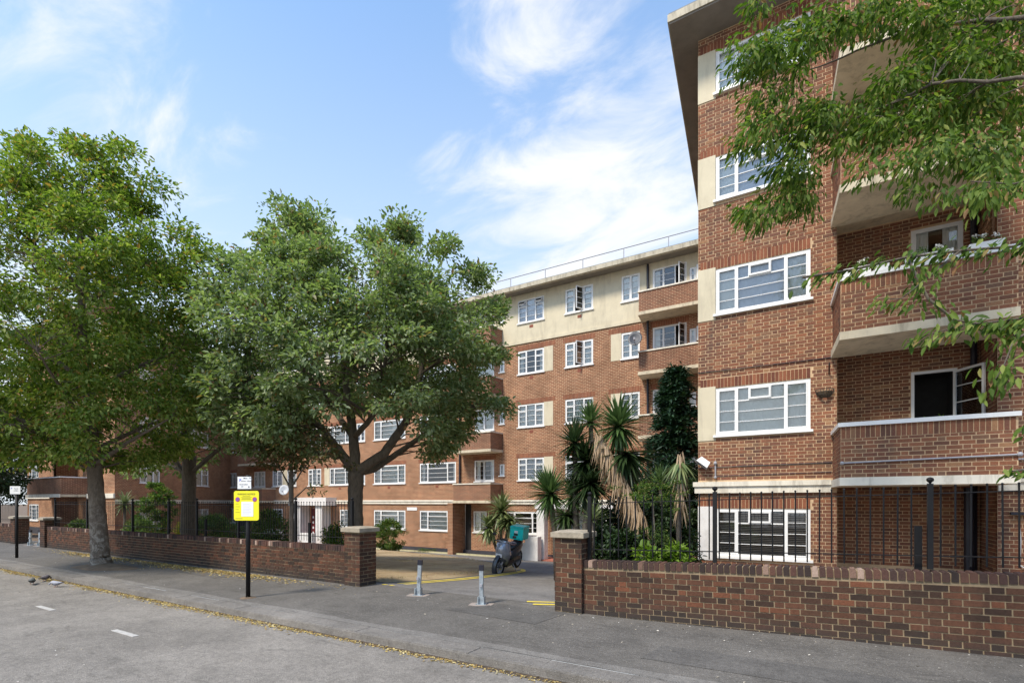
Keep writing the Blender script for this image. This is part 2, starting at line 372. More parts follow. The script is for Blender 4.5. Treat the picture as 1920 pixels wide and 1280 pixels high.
def bark(name, a, b, patch=None):
    m, nt, N, L, out = ntree(name); p = N('ShaderNodeBsdfPrincipled'); L(p.outputs[0], out.inputs[0]); P = pos(N)
    mp = N('ShaderNodeMapping'); L(P, mp.inputs[0]); mp.inputs['Scale'].default_value = (1, 1, .35)
    f = nz(N, L, 16, 7, .75, mp.outputs[0], dist=.6); cc = ramp(N, L, f, [(.3, a), (.7, b)])
    if patch:
        k = mathn(N, L, 'MULTIPLY', mathn(N, L, 'SUBTRACT', nz(N, L, 4.5, 6, .75, P, dist=1), .50, True), 12.0, True)
        sp = N('ShaderNodeSeparateXYZ'); L(P, sp.inputs[0])
        kk = N('ShaderNodeMapRange'); L(sp.outputs[2], kk.inputs[0]); kk.inputs[1].default_value = 2.2; kk.inputs[2].default_value = .6
        cc = mixc(N, L, mathn(N, L, 'MULTIPLY', k, kk.outputs[0]), cc, patch)
    L(cc, p.inputs['Base Color']); p.inputs['Roughness'].default_value = .95
    L(bump(N, L, f, .9, .03), p.inputs['Normal'])
    return m
M_bark = bark('bark_grey', (.085, .066, .05), (.215, .17, .13), (.34, .30, .25))
M_barkB = bark('bark_brown', (.07, .058, .045), (.19, .155, .12))
def dry_grass():
    m, nt, N, L, out = ntree('dry_lawn'); p = N('ShaderNodeBsdfPrincipled'); L(p.outputs[0], out.inputs[0]); P = pos(N)
    mp = N('ShaderNodeMapping'); L(P, mp.inputs[0]); mp.inputs['Scale'].default_value = (1, .5, 1)
    f = nz(N, L, .9, 8, .75, mp.outputs[0], dist=.8); cc = ramp(N, L, f, [(.28, (.20, .125, .07)), (.42, (.36, .25, .135)), (.6, (.50, .38, .22)), (.8, (.58, .48, .30))])
    cc = mixc(N, L, .6, cc, ramp(N, L, nz(N, L, 30, 5, .8, P), [(.3, (.5,)*3), (.7, (1.3,)*3)]), 'MULTIPLY')
    L(cc, p.inputs['Base Color']); p.inputs['Roughness'].default_value = 1; L(bump(N, L, nz(N, L, 25, 6, .8, P), 1, .04), p.inputs['Normal'])
    return m
M_dry = dry_grass()

# ------------------------------------------------------------------ ground, road, pavement, drive
def sheet(name, xs, ys, zf, mat, clip=None):
    mb = MB(); idx = {}
    for j, y in enumerate(ys):
        for i, x in enumerate(xs): idx[i, j] = len(mb.v); mb.v.append((x, y, zf(x, y)))
    for j in range(len(ys)-1):
        for i in range(len(xs)-1): mb.f.append((idx[i, j], idx[i+1, j], idx[i+1, j+1], idx[i, j+1]))
    me = mb.mesh(name, mat); return kind(link(name, me), 'structure')
def lin(a, b, n): return [a+(b-a)*i/n for i in range(n+1)]
def pave_z(x, y):
    t = min(1, max(0, (y-4.87)/(7.17-4.87)))
    return max(0, min(12, x+2.4))*.021*t + .012*math.sin(x*.7)*t*(1-t)*2
sheet('road', [-400, -60, -30, 0, 8, 60, 300], [-60, -8, 4.6], lambda x, y: -.105, M_road)
kb = kind(link('kerb', MB().box(-60, 14, 4.57, 4.86, -.11, -.012).mesh('kerb', M_kerb)), 'structure')
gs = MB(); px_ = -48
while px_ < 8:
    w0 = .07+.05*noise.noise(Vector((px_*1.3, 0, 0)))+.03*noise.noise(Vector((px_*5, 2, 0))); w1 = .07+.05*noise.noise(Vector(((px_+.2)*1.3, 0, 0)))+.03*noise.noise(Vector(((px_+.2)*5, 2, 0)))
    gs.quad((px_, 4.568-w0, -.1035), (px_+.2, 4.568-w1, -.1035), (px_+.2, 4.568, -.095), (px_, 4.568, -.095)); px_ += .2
kind(link('gutter_shade_silt', gs.mesh('gutter_shade_silt', simple('gutter_shade_silt', (.07, .052, .036), .95, .4, scale=12, bmp=.6))), 'structure')  # dark strip: shade of the kerb face painted in, along with brown litter
ks = MB().box(.002, .910, 0, .29, -.11, 0)
ks.v = [(x, y+(.02 if z > -.05 and y < .1 else 0), z) for x, y, z in ks.v]
ks = ks.mesh('kerb_stone', M_kerb)
for i in range(66):
    link('kerb_stone', ks, kb, (-48+.912*i, 4.567+random.uniform(-.004, .004), random.uniform(-.004, .003)))
sheet('pavement', lin(-60, -12, 12)+lin(-11, 14, 50), lin(4.855, 7.45, 8), pave_z, M_pave)
sheet('ground', [-900, -200, -60, -30, -10, 20, 80, 600], [7.4, 7.6, 10, 13, 18, 23, 26, 60, 200, 900], lambda x, y: max(slope(y), -1.8)-.03, M_soil)
# sloping drive from the gateway down to the rear block
mb = MB()
def strip(mb, pts_l, pts_r, dz):
    for a, b, c, d in zip(pts_l, pts_r, pts_r[1:], pts_l[1:]):
        mb.quad(*[(p[0], p[1], slope(p[1])+dz) for p in (a, b, c, d)])
ys = [7.3, 7.6, 9, 12, 15, 18, 20, 22, 22.45]
strip(mb, [(-30, y) for y in ys], [(-2.6, y) for y in ys], .0)
kind(link('driveway', mb.mesh('driveway', M_drive)), 'structure')
mb = MB(); strip(mb, [(-34, y) for y in (22.35, 22.47)], [(-3, y) for y in (22.35, 22.47)], .10)
for x in lin(-34, -3, 31)[:-1]: mb.box(x+.005, x+.99, 22.35, 22.47, -1.40, slope(22.4)+.09)
kind(link('garden_edging', mb.mesh('garden_edging', simple('edging_cream', (.55, .50, .30), .8, .15))), 'structure')
# left gateway drive
mb = MB(); strip(mb, [(-27.6, y) for y in (7.3, 7.6, 9.5, 11.9)], [(-24.4, y) for y in (7.3, 7.6, 9.5, 11.9)], .004)
kind(link('left_driveway', mb.mesh('left_driveway', M_drive)), 'structure')
# lawn island of dry grass, its edge following the yellow lines
lawn = [(-7.72, 7.75), (-7.62, 9.0), (-7.75, 10.6), (-7.95, 12.3), (-8.2, 13.9), (-8.55, 15.0), (-9.2, 15.8), (-10.4, 16.3), (-12, 17.4), (-14.2, 19.0), (-17.5, 20.2), (-21, 20.6), (-26, 20.6), (-28, 19), (-28, 7.6), (-18, 7.6)]
mb = MB(); n0 = len(mb.v)
def lawn_h(x, y): return slope(y)+.03+.05*noise.noise(Vector((x*.6, y*.6, 3)))
cx, cy = -16, 12.5
rings = [1, .93, .6, .3]
for k, r in enumerate(rings):
    for x, y in lawn:
        X, Y = cx+(x-cx)*r, cy+(y-cy)*r
        mb.v.append((X, Y, slope(Y)+.006 if k == 0 else lawn_h(X, Y)+.06))
nl = len(lawn)
for k in range(3):
    for i in range(nl): j = (i+1) % nl; mb.f.append((k*nl+i, k*nl+j, (k+1)*nl+j, (k+1)*nl+i))
mb.f.append(tuple(3*nl+i for i in range(nl)))
kind(link('lawn', mb.mesh('lawn', M_dry, True)), 'structure')
# little dry grass blades on the lawn
def blades(name, region, n, h, mat, label=None):
    V = []; F = []; A = []
    while len(F) < n:
        x, y = region()
        z = lawn_h(x, y)+.02; a = random.uniform(0, 6.28); q = random.uniform(.5, 1.2)*h; wd = .012
        b = len(V); V += [(x-wd*math.cos(a), y-wd*math.sin(a), z), (x+wd*math.cos(a), y+wd*math.sin(a), z), (x+random.uniform(-.5, .5)*q, y+random.uniform(-.5, .5)*q, z+q)]
        F.append((b, b+1, b+2)); A.append(random.random())
    me = bpy.data.meshes.new(name); me.from_pydata(V, [], F); me.materials.append(mat)
    at = me.attributes.new('rnd', 'FLOAT', 'FACE'); at.data.foreach_set('value', A)
    return kind(link(name, me), 'stuff')
def inside(x, y):
    c = False; j = len(lawn)-1
    for i in range(len(lawn)):
        xi, yi = lawn[i]; xj, yj = lawn[j]
        if (yi > y) != (yj > y) and x < (xj-xi)*(y-yi)/(yj-yi)+xi: c = not c
        j = i
    return c
def lawn_pt():
    while True:
        x, y = random.uniform(-22, -7.6), random.uniform(7.6, 20)
        if inside(x, y) and inside(x+.2, y-.2): return x, y
M_straw = leaf_mat('straw', [(0, (.28, .19, .10)), (.5, (.48, .37, .20)), (.93, (.60, .50, .31)), (1, (.14, .18, .05))], trans=.2, rough=.9)
tag(blades('dry_grass', lawn_pt, 16000, .05, M_straw), 'short parched straw-coloured grass on the lawn island', 'grass')
# double yellow lines
def path_strip(pts, wdt, dz, mb):
    pts = [Vector((p[0], p[1])) for p in pts]; Lp = []; Rp = []
    for i, p in enumerate(pts):
        d = (pts[min(i+1, len(pts)-1)]-pts[max(i-1, 0)]).normalized(); nn = Vector((-d.y, d.x))*wdt/2
        Lp.append(p+nn); Rp.append(p-nn)
    strip(mb, Lp, Rp, dz)
edge = [(-7.52, 7.45), (-7.42, 8.6), (-7.42, 9.8), (-7.52, 11), (-7.66, 12.2), (-7.85, 13.3), (-8.1, 14.2), (-8.5, 14.95), (-9.1, 15.45), (-9.9, 15.8)]
ye = MB(); path_strip(edge, .09, .008, ye); path_strip([(x+.19, y-.03*i) for i, (x, y) in enumerate(edge)], .09, .008, ye)
path_strip([(-4.15, 7.45), (-3.6, 7.75), (-3.0, 8.1)], .09, .008, ye); path_strip([(-3.95, 7.30), (-3.5, 7.52), (-2.9, 7.82)], .09, .008, ye)
kind(link('yellow_lines', ye.mesh('yellow_lines', M_yel)), 'structure')
M_patch = asphalt('patched_asphalt', (.118, .110, .100), .72); M_palep = asphalt('pale_patch', (.20, .186, .168), .68)
pt_ = MB()
for pts in ([(-5.0, 6.25), (-3.3, 6.15), (-3.2, 6.98), (-4.4, 7.05)], [(-1.6, 5.4), (.9, 5.35), (1.0, 5.9), (-1.5, 6.0)], [(-13.2, 6.3), (-11.4, 6.2), (-11.3, 6.9), (-13.1, 6.95)]): pt_.poly([(x, y, pave_z(x, y)+.004) for x, y in pts])
kind(link('pavement_patches', pt_.mesh('pavement_patches', M_patch)), 'structure')
pt_ = MB()
for i in range(36):
    x = -26+i*.8; pt_.quad(*[(xx, yy+.02*math.sin(xx*2+k), pave_z(xx, yy)+.003) for k, (xx, yy) in enumerate(((x, 4.862), (x+.8, 4.862), (x+.8, 5.03), (x, 5.03)))])
kind(link('pavement_edge_strip', pt_.mesh('pavement_edge_strip', M_palep)), 'structure')
dash = MB()
for a, b, y in ((-11.48, -10.82, 3.25), (-8.42, -7.78, 3.19)): dash.box(a, b, y-.038, y+.038, -.104, -.099)
kind(link('parking_bay_dashes', dash.mesh('parking_bay_dashes', M_line)), 'structure')

# ------------------------------------------------------------------ brick laying
def cut(u0, u1, z0, z1, holes):
    segs = [(u0, u1)]
    for a, b, c, d in holes:
        if z0 < d-.02 and z1 > c+.02:
            ns = []
            for s, e in segs:
                if b <= s or a >= e: ns.append((s, e)); continue
                if a > s: ns.append((s, a))
                if b < e: ns.append((b, e))
            segs = ns
    return segs
def flemish(u0, u1, z0, z1, holes=(), course=.075, joint=.010):
    out = []; k = 0; z = z0
    while z < z1-.03:
        zt = min(z+course-joint, z1)
        u = u0-(.0 if k % 2 else .169); i = 0
        while u < u1:
            wd = .215 if i % 2 == 0 else .1025
            for s, e in cut(max(u, u0), min(u+wd, u1), z, zt, holes):
                if e-s > .02: out.append((s, e, z, zt))
            u += wd+joint; i += 1
        z += course; k += 1
    return out
UNIT = {}
def unit(mat):
    if mat.name not in UNIT:
        mb = MB().box(-.5, .5, 0, 1, -.5, .5)
        e = .03
        mb.v = [(x*(1-e*(y < .5)), y, z*(1-2*e*(y < .5))) for x, y, z in mb.v]
        UNIT[mat.name] = mb.mesh('brick', mat)
    return UNIT[mat.name]
class Frame:
    """a vertical wall plane: u runs along it, d is depth outward"""
    def __init__(s, o, rz): s.o = Vector((o[0], o[1], 0)); s.rz = rz; s.u = Vector((math.cos(rz), math.sin(rz), 0)); s.n = Vector((math.sin(rz), -math.cos(rz), 0))
    def P(s, u, z, d=0): return s.o+s.u*u+s.n*d+Vector((0, 0, z))
def wall_mesh(fr, u0, u1, z0, z1, holes, depth=.12, mb=None, uvs=None, back=None):
    """a wall sheet with real openings and reveals; uv in metres"""
    us = sorted({u0, u1, *[h[0] for h in holes], *[h[1] for h in holes]}); zs = sorted({z0, z1, *[h[2] for h in holes], *[h[3] for h in holes]})
    us = [u for u in us if u0 <= u <= u1]; zs = [z for z in zs if z0 <= z <= z1]
    def q(pts, uv): mb.quad(*pts); uvs.extend(uv)
    for a, b in zip(us, us[1:]):
        for c, d in zip(zs, zs[1:]):
            mu, mz = (a+b)/2, (c+d)/2
            if any(h[0] < mu < h[1] and h[2] < mz < h[3] for h in holes): continue
            q([fr.P(a, c), fr.P(b, c), fr.P(b, d), fr.P(a, d)], [(a, c), (b, c), (b, d), (a, d)])
    for a, b, c, d in holes:
        for (p, r) in (((a, c), (a, d)), ((b, d), (b, c)), ((a, d), (b, d)), ((b, c), (a, c))):
            q([fr.P(*p), fr.P(*p, -depth), fr.P(*r, -depth), fr.P(*r)], [(0, p[1]), (depth, p[1]), (depth, r[1]), (0, r[1])])
def uv_mesh(mb, uvs, name, mat):
    me = mb.mesh(name, mat); l = me.uv_layers.new(name='UVMap'); flat = [c for u in uvs for c in u]; l.data.foreach_set('uv', flat); return me

# ------------------------------------------------------------------ windows
WCACHE = {}
def win_meshes(W, H, lights, near, bars=3, vents=(), openl=(), topopen=(), curtain='net', lining=True):
    """lights: widths as fractions; returns dict of meshes in local coordinates (x along, y inward, z up)"""
    key = (round(W, 2), round(H, 2), tuple(lights), near, bars, tuple(vents), str(openl), tuple(topopen), curtain)
    if key in WCACHE: return WCACHE[key]
    f = MB(); fw = .055 if near else .06; y0, y1 = .015, .075
    f.box(0, W, y0, y1, 0, fw); f.box(0, W, y0, y1, H-fw, H); f.box(0, fw, y0, y1, fw, H-fw); f.box(W-fw, W, y0, y1, fw, H-fw)
    x = fw; inner = W-2*fw; spans = []
    tot = sum(lights); mw = .045 if near else .05
    for i, l in enumerate(lights):
        wd = (inner-mw*(len(lights)-1))*l/tot; spans.append((x, x+wd)); x += wd
        if i < len(lights)-1: f.box(x, x+mw, y0-.002, y1, fw, H-fw); x += mw
    bt = .014 if near else .017
    panes = []; sashes = []
    for i, (a, b) in enumerate(spans):
        zt = H-fw; zb = fw
        if curtain == 'dark' and i == 0: continue
        if i in vents:
            tz = H-fw-(H*.24); f.box(a, b, y0+.004, y1, tz-.03, tz)
            if i in topopen:      # top-hung vent propped open
                M = Matrix.Translation((0, y0, zt)) @ Matrix.Rotation(R(-38), 4, 'X') @ Matrix.Translation((0, -y0, -zt))
                s = MB(); s.box(a, b, y0-.02, y0+.02, tz, tz+.035, M); s.box(a, b, y0-.02, y0+.02, zt-.035, zt, M)
                s.box(a, a+.035, y0-.02, y0+.02, tz, zt, M); s.box(b-.035, b, y0-.02, y0+.02, tz, zt, M); sashes.append(('top_vent', s))
                p = MB(); p.box(a+.03, b-.03, y0-.003, y0+.003, tz+.03, zt-.03, M); panes.append(p)
            else:
                if near and i == 1:   # fan-light in the middle third
                    m1, m2 = a+(b-a)*.24, a+(b-a)*.72
                    f.box(m1-.012, m1+.012, y0+.006, y1, tz, zt); f.box(m2-.012, m2+.012, y0+.006, y1, tz, zt)
                    s = MB()
                    for q in ((m1, m2, tz, tz+.04), (m1, m2, zt-.04, zt), (m1, m1+.04, tz+.04, zt-.04), (m2-.04, m2, tz+.04, zt-.04)): s.box(q[0], q[1], y0-.03, y0+.03, q[2], q[3])
                    sashes.append(('top_vent', s))
                else:
                    s = MB()
                    for q in ((a, b, tz, tz+.03), (a, b, zt-.03, zt), (a, a+.03, tz+.03, zt-.03), (b-.03, b, tz+.03, zt-.03)): s.box(q[0], q[1], y0-.012, y0+.03, q[2], q[3])
                    sashes.append(('top_vent', s))
                p = MB(); p.quad((a, .045, tz), (b, .045, tz), (b, .045, zt), (a, .045, zt)); panes.append(p)
            zt = tz-.03
        nb = bars-1 if i in vents else bars
        if i in openl:
            side = openl[i] if isinstance(openl, dict) else 1
            ang = R(62)*side
            hx = b if side > 0 else a
            M = Matrix.Translation((hx, y0, 0)) @ Matrix.Rotation(ang if side > 0 else ang, 4, 'Z') @ Matrix.Translation((-hx, -y0, 0))
            s = MB(); sw = .045
            for q in ((a, b, zb, zb+sw), (a, b, zt-sw, zt), (a, a+sw, zb+sw, zt-sw), (b-sw, b, zb+sw, zt-sw)): s.box(q[0], q[1], y0-.02, y0+.02, q[2], q[3], M)
            for k in range(1, nb+1):
                z = zb+(zt-zb)*k/(nb+1); s.box(a+sw, b-sw, y0-.01, y0+.01, z-bt/2, z+bt/2, M)
            sashes.append(('casement', s))
            p = MB(); p.box(a+.03, b-.03, y0-.003, y0+.003, zb+.03, zt-.03, M); panes.append(p)
        else:
            for k in range(1, nb+1):
                z = zb+(zt-zb)*k/(nb+1); f.box(a, b, y0+.012, y1-.01, z-bt/2, z+bt/2)
            if i != 1 or len(spans) < 3:
                s = .028
                for q in ((a, b, zb, zb+s), (a, b, zt-s, zt), (a, a+s, zb+s, zt-s), (b-s, b, zb+s, zt-s)): f.box(q[0], q[1], y0-.008, y0+.02, q[2], q[3])
            p = MB(); p.quad((a, .045, zb), (b, .045, zb), (b, .045, zt), (a, .045, zt)); panes.append(p)
    d = dict(frame=f.mesh('window', M_white), panes=[p.mesh('pane', M_glass) for p in panes], sashes=[(n, s.mesh(n, M_white)) for n, s in sashes],
             sill=MB().box(-.05, W+.05, -.06, .07, -.055, -.002).mesh('sill', M_white))
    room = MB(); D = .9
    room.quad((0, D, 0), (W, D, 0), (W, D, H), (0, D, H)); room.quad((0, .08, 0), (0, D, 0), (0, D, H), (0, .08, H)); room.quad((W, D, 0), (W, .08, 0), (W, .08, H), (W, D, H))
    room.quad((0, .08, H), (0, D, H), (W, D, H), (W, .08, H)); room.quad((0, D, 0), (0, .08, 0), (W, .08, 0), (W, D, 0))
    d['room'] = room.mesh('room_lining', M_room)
    cu = MB()
    if curtain in ('net', 'blue', 'mix'):
        for i, (a, b) in enumerate(spans):
            if i in openl: continue
            n = max(4, int((b-a)/.03)); pr = None
            for k in range(n+1):
                xx = a+(b-a)*k/n; yy = .10+.003*math.sin(k*1.7+i)+.002*math.sin(k*.61)
                if pr: cu.quad((pr[0], pr[1], .02), (xx, yy, .02), (xx, yy, H-.03), (pr[0], pr[1], H-.03))
                pr = (xx, yy)
        cm = cu.mesh('net_curtain', M_skycurt if curtain == 'blue' else M_net)
        if curtain == 'mix':
            cm.materials.append(M_skycurt)
            for p in cm.polygons:
                if spans[1][0] < p.center.x < spans[1][1]: p.material_index = 1  # middle light: sky reflection painted on as curtain colour
        d['curtain'] = ('net_curtain', cm)
    elif curtain == 'side':
        for s in (-1, 1):
            for k in range(9):
                xx = (fw+k*.028) if s < 0 else (W-fw-k*.028); xn = xx-s*.028
                cu.quad((xx, .13+.02*(k % 2), .02), (xn, .13+.02*((k+1) % 2), .02), (xn, .13+.02*((k+1) % 2), H-.03), (xx, .13+.02*(k % 2), H-.03))
        d['curtain'] = ('curtain', cu.mesh('curtain', M_net))
    elif curtain == 'slats':
        z = .06
        while z < H-.08: cu.box(fw, W-fw, .11, .150, z, z+.022); z += .040
        d['curtain'] = ('venetian_blind', cu.mesh('venetian_blind', M_blind))
    WCACHE[key] = d; return d
def window(bld, loc, rz, W, H, lights=(1, 1.15, 1), near=False, lining=True, sill=True, label=None, **kw):
    d = win_meshes(W, H, lights, near, **kw)
    f = link('window', d['frame'], bld, loc, rz)
    if label: f['label'] = label
    for p in d['panes']: link('pane', p, f)
    for n, s in d['sashes']: link(n, s, f)
    if sill: link('sill', d['sill'], f)
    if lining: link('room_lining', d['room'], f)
    if 'curtain' in d: link(d['curtain'][0], d['curtain'][1], f)
    return f

# ------------------------------------------------------------------ right wing (near block)
YF, YR = 12.6, 13.75
LV = [(.44, 1.537), (3.26, 4.36), (6.10, 7.158), (8.78, 9.80), (11.30, 12.28)]
SL = [2.0, 4.73, 7.49, 10.03]                        # undersides of balcony slabs
rw = thing('apartment_block_wing', 'near red brick wing at the right with cream slab balconies and overhanging flat eaves', 'building', (-2.3, 12.6, -.5))
fr = Frame((0, YF), 0)
XR0, XR1, XL, XE = .47, 2.97, -2.32, 7.5
holes = [(-1.93, -.01, a, b) for a, b in LV]
sold = [(-2.12 if False else XL+.05, .02, b+.01, b+.235) for a, b in LV]
pan = [(XL, -1.93, a-.12, b+.05) for a, b in LV]
band = [(XL-.08, .36, 1.90, 2.16)]
rec = (XR0, XR1, -.6, 12.72)
mb = MB(); uvs = []
wall_mesh(fr, XL, XE, -.6, 12.72, holes+[rec], .12, mb, uvs)
# recess walls
wall_mesh(Frame((0, YR), 0), XR0, XR1, -.6, 12.72, [(1.86, 2.62, 3.03, 4.49), (1.86, 2.71, 6.02, 7.54)], .03, mb, uvs)
wall_mesh(Frame((XR0, YF), R(90)), 0, YR-YF, -.6, 12.72, [], .1, mb, uvs)
wall_mesh(Frame((XR1, YR), R(-90)), 0, YR-YF, -.6, 12.72, [], .1, mb, uvs)
link('mortar_bed', uv_mesh(mb, uvs, 'mortar_bed', M_mortar), rw)
# side and back of the wing
mb = MB(); uvs = []
sd = Frame((XL-.0, YF), R(90+5.7))
def side_wall(fr_, L_, z0, z1):
    mb.quad(fr_.P(0, z0), fr_.P(L_, z0), fr_.P(L_, z1), fr_.P(0, z1)); uvs.extend([(0, z0), (L_, z0), (L_, z1), (0, z1)])
sA = (XL, YF); sB = (-3.38, 23.0)
mb.quad((sB[0], sB[1], -1.4), (sA[0], sA[1], -1.4), (sA[0], sA[1], 12.72), (sB[0], sB[1], 12.72)); uvs += [(0, 0), (10.4, 0), (10.4, 14), (0, 14)]
link('side_wall', uv_mesh(mb, uvs, 'side_wall', M_btex), rw)
mb = MB(); mb.quad((XE, YF, -.6), (XE, 24, -.6), (XE, 24, 12.72), (XE, YF, 12.72))
link('side_wall', uv_mesh(mb, [(0, 0), (11, 0), (11, 14), (0, 14)], 'side_wall', M_btex), rw)
BR = []      # bricks of the wing: (centre, width, height, rz, proud, tilt)
def lay(fr_, u0, u1, z0, z1, holes_, arr, proud=.0045, course=.0752):
    for a, b, c, d in flemish(u0, u1, z0, z1, holes_, course):
        arr.append((fr_.P((a+b)/2, (c+d)/2, proud+random.uniform(-.002, .002)), b-a, d-c, fr_.rz))
blocked = holes+pan+sold+[(XL-.1, .46, 1.89, 2.18), (-2.0, .05, 0, 0)]
blocked += [(-1.99, .05, a-.07, a) for a, b in LV]
lay(fr, XL+.002, XR0-.002, .25, 12.70, blocked, BR)
lay(fr, XR1+.002, XE-.01, .25, 12.70, [(XR1, 9, 1.89, 2.18)], BR)
lay(Frame((0, YR), 0), XR0+.01, XR1-.01, .3, 10.1, [(1.85, 2.63, 3.0, 4.50), (1.85, 2.72, 6.0, 7.55)]+[(XR0, XR1, z+.34, z+.51) for z in SL], BR)
lay(Frame((XR1, YR), R(-90)), .01, YR-YF-.0, .3, 10.1, [(0, 2, z+.34, z+.51) for z in SL], BR)
# balconies
YB, BX0, BX1 = 11.27, .44, 2.93
def balcony_near(zs, i):
    slab = MB().prism([(.36, YF-.001), (BX0+.02, YB-.03), (BX1, YB-.03), (BX1+.03, YF-.001)], zs, zs+.15)
    s = link('balcony', slab.mesh('balcony_slab', M_conc if i else M_creamband), rw)
    fl = MB().box(XR0+.002, XR1-.002, YF-.001, YR-.002, zs+.352, zs+.498); link('floor_slab', fl.mesh('floor_slab', M_conc), s, (0, 0, 0))
    top = zs+1.10
    pw = MB(); pw.prism([(.40, YF), (BX0+.04, YB), (BX1-.02, YB), (BX1-.02, YB+.2), (BX0+.24, YB+.2), (.60, YF)], zs+.15, top)
    link('parapet_wall', pw.mesh('parapet_wall', M_mortar), s)
    cp = MB(); cp.prism([(.355, YF-.002), (BX0, YB-.045), (BX1+.01, YB-.045), (BX1+.01, YB+.24), (BX0+.28, YB+.24), (.64, YF-.002)], top, top+.075)
    link('coping', cp.mesh('coping', M_white if i in (0, 1) else M_conc), s)
    ff = Frame((0, YB), 0); lay(ff, BX0+.045, BX1-.02, zs+.155, top-.225, [], BR)
    u = BX0+.05
    while u < BX1-.07: BR.append((ff.P(u+.0325, top-.11, .007), .065, .215, 0)); u += .075
    a = Vector((.40, YF, 0)); b = Vector((BX0+.04, YB, 0)); fs = Frame((a.x, a.y), math.atan2(b.y-a.y, b.x-a.x)); lay(fs, .0, (b-a).length, zs+.155, top-.01, [], BR)
    return s
BAL = [balcony_near(z, i) for i, z in enumerate(SL)]
BR.sort(key=lambda b: -(b[1]*pscale(b[0])*(1+.55*max(0, (b[0].x+2)/5)) if .9 < b[0].z < 8 and b[0].x < 3.4 else 0))
ub = unit(M_brick)
for p, bw, bh, rz in BR[:300]: link('brick', ub, rw, p, rz, scale=(bw, .02, bh))
mb = MB()
for p, bw, bh, rz in BR[300:]:
    M = Matrix.Translation(p) @ Matrix.Rotation(rz, 4, 'Z')
    n = len(mb.v); a, b = bw/2, bh/2
    mb.v += [tuple(M @ Vector(q)) for q in ((-a, .012, -b), (a, .012, -b), (a, .012, b), (-a, .012, b), (-a+.002, 0, -b+.002), (a-.002, 0, -b+.002), (a-.002, 0, b-.002), (-a+.002, 0, b-.002))]
    mb.f += [(n+4, n+5, n+6, n+7), (n, n+1, n+5, n+4), (n+1, n+2, n+6, n+5), (n+2, n+3, n+7, n+6), (n+3, n, n+4, n+7)]
kind(link('brickwork', mb.mesh('brickwork', M_brick), rw), 'stuff')
# soldier courses
mb = MB()
for a, b, c, d in sold:
    u = a
    while u < b-.06: mb.box(u, u+.065, YF-.008+random.uniform(-.002, .002), YF+.01, c+.005, d-.005); u += .0755
kind(link('soldier_courses', mb.mesh('soldier_courses', M_soldier), rw), 'stuff')
for i, (a, b, c, d) in enumerate(pan):
    link('render_panel', MB().box(a-.004, b, YF-.018, YF+.02, c, d).mesh('render_panel', M_wwall if i == 0 else M_cream), rw)
bd = MB().box(XL-.07, .362, YF-.075, YF+.01, 1.90, 2.055); bd.box(XL-.10, .364, YF-.11, YF+.01, 2.056, 2.165)
bd.box(2.965, XE, YF-.075, YF+.01, 1.90, 2.055); bd.box(2.967, XE, YF-.11, YF+.01, 2.056, 2.165)
link('stone_band', bd.mesh('stone_band', M_creamband), rw)
ea = MB().prism([(-2.82, 11.82), (XE+.5, 11.82), (XE+.5, 24), (-3.95, 23.0)], 12.722, 12.76)
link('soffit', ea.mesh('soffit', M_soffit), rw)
ea = MB().prism([(-2.85, 11.79), (XE+.5, 11.79), (XE+.5, 24), (-3.98, 23.0)], 12.762, 12.93); link('fascia', ea.mesh('fascia', M_fascia), rw)
ea = MB().prism([(-2.83, 11.81), (XE+.5, 11.81), (XE+.5, 24), (-3.96, 23.0)], 12.932, 12.97); link('roof', ea.mesh('roof', M_roof), rw)
curt = ['slats', 'net', 'mix', 'mix', 'net']
for (a, b, c, d), cu, i in zip(holes, curt, range(5)):
    o = window(rw, (a, YF-.005, c), 0, b-a, d-c, (.43, 1.04, .45), True, bars=3, vents=(1,), curtain=cu)
    if i == 0: o['label'] = 'ground floor window with brown venetian blind'
# recess windows: floor 1 with its casement standing open, floors 2 and 3
window(rw, (1.86, YR-.03, 3.03), 0, .76, 1.46, (1,), True, bars=3, openl={0: 2}, curtain='none', sill=False)
window(rw, (1.86, YR-.03, 6.02), 0, .85, 1.52, (1,), True, bars=0, curtain='side')
for z in (3.05, 6.02): pass
link('drainpipe', MB().tube([(2.86, YR-.10, .2), (2.86, YR-.10, 12.6)], .055, 8).mesh('drainpipe', M_pipe), rw)
link('drainpipe', MB().tube([(2.74, YR-.30, .2), (2.74, YR-.30, 1.99)], .075, 8).mesh('drainpipe', M_pipe), rw)
# wooden trellis against the recess's side wall on floors 2
mb = MB()
for k in range(6): mb.box(2.93, 2.965, 12.72+k*.16, 12.745+k*.16, 6.0, 7.4)
for k in range(9): mb.box(2.915, 2.93, 12.7, 13.6, 6.02+k*.165, 6.045+k*.165)
link('trellis', mb.mesh('trellis', M_wood), rw)
# cables and conduit along the brickwork
cb = MB()
cb.tube([(XL, YF-.02, 4.77), (-.9, YF-.025, 4.755), (.4, YF-.02, 4.75)], .010, 5)
cb.tube([(XL, YF-.02, 2.50), (-1, YF-.02, 2.52), (.38, YF-.02, 2.53)], .009, 5)
cb.tube([(-1.93, YF-.02, 2.30), (.38, YF-.02, 2.33)], .007, 5)
link('cable', cb.mesh('cable', M_pipe), rw)
cb = MB().tube([(-1.93, YF-.03, 2.25), (-1.93, YF-.03, 2.66)], .018, 6); cb.ball((-1.93, YF-.04, 2.27), .035); cb.ball((-1.93, YF-.04, 2.60), .04)
cb.tube([(.50, YB-.03, 2.42), (2.92, YB-.03, 2.47), (2.95, YF-.03, 2.47), (4.6, YF-.03, 2.48)], .016, 6); cb.ball((.5, YB-.035, 2.42), .035); cb.ball((2.92, YB-.035, 2.47), .04)
link('conduit', cb.mesh('conduit', M_greyp), rw)
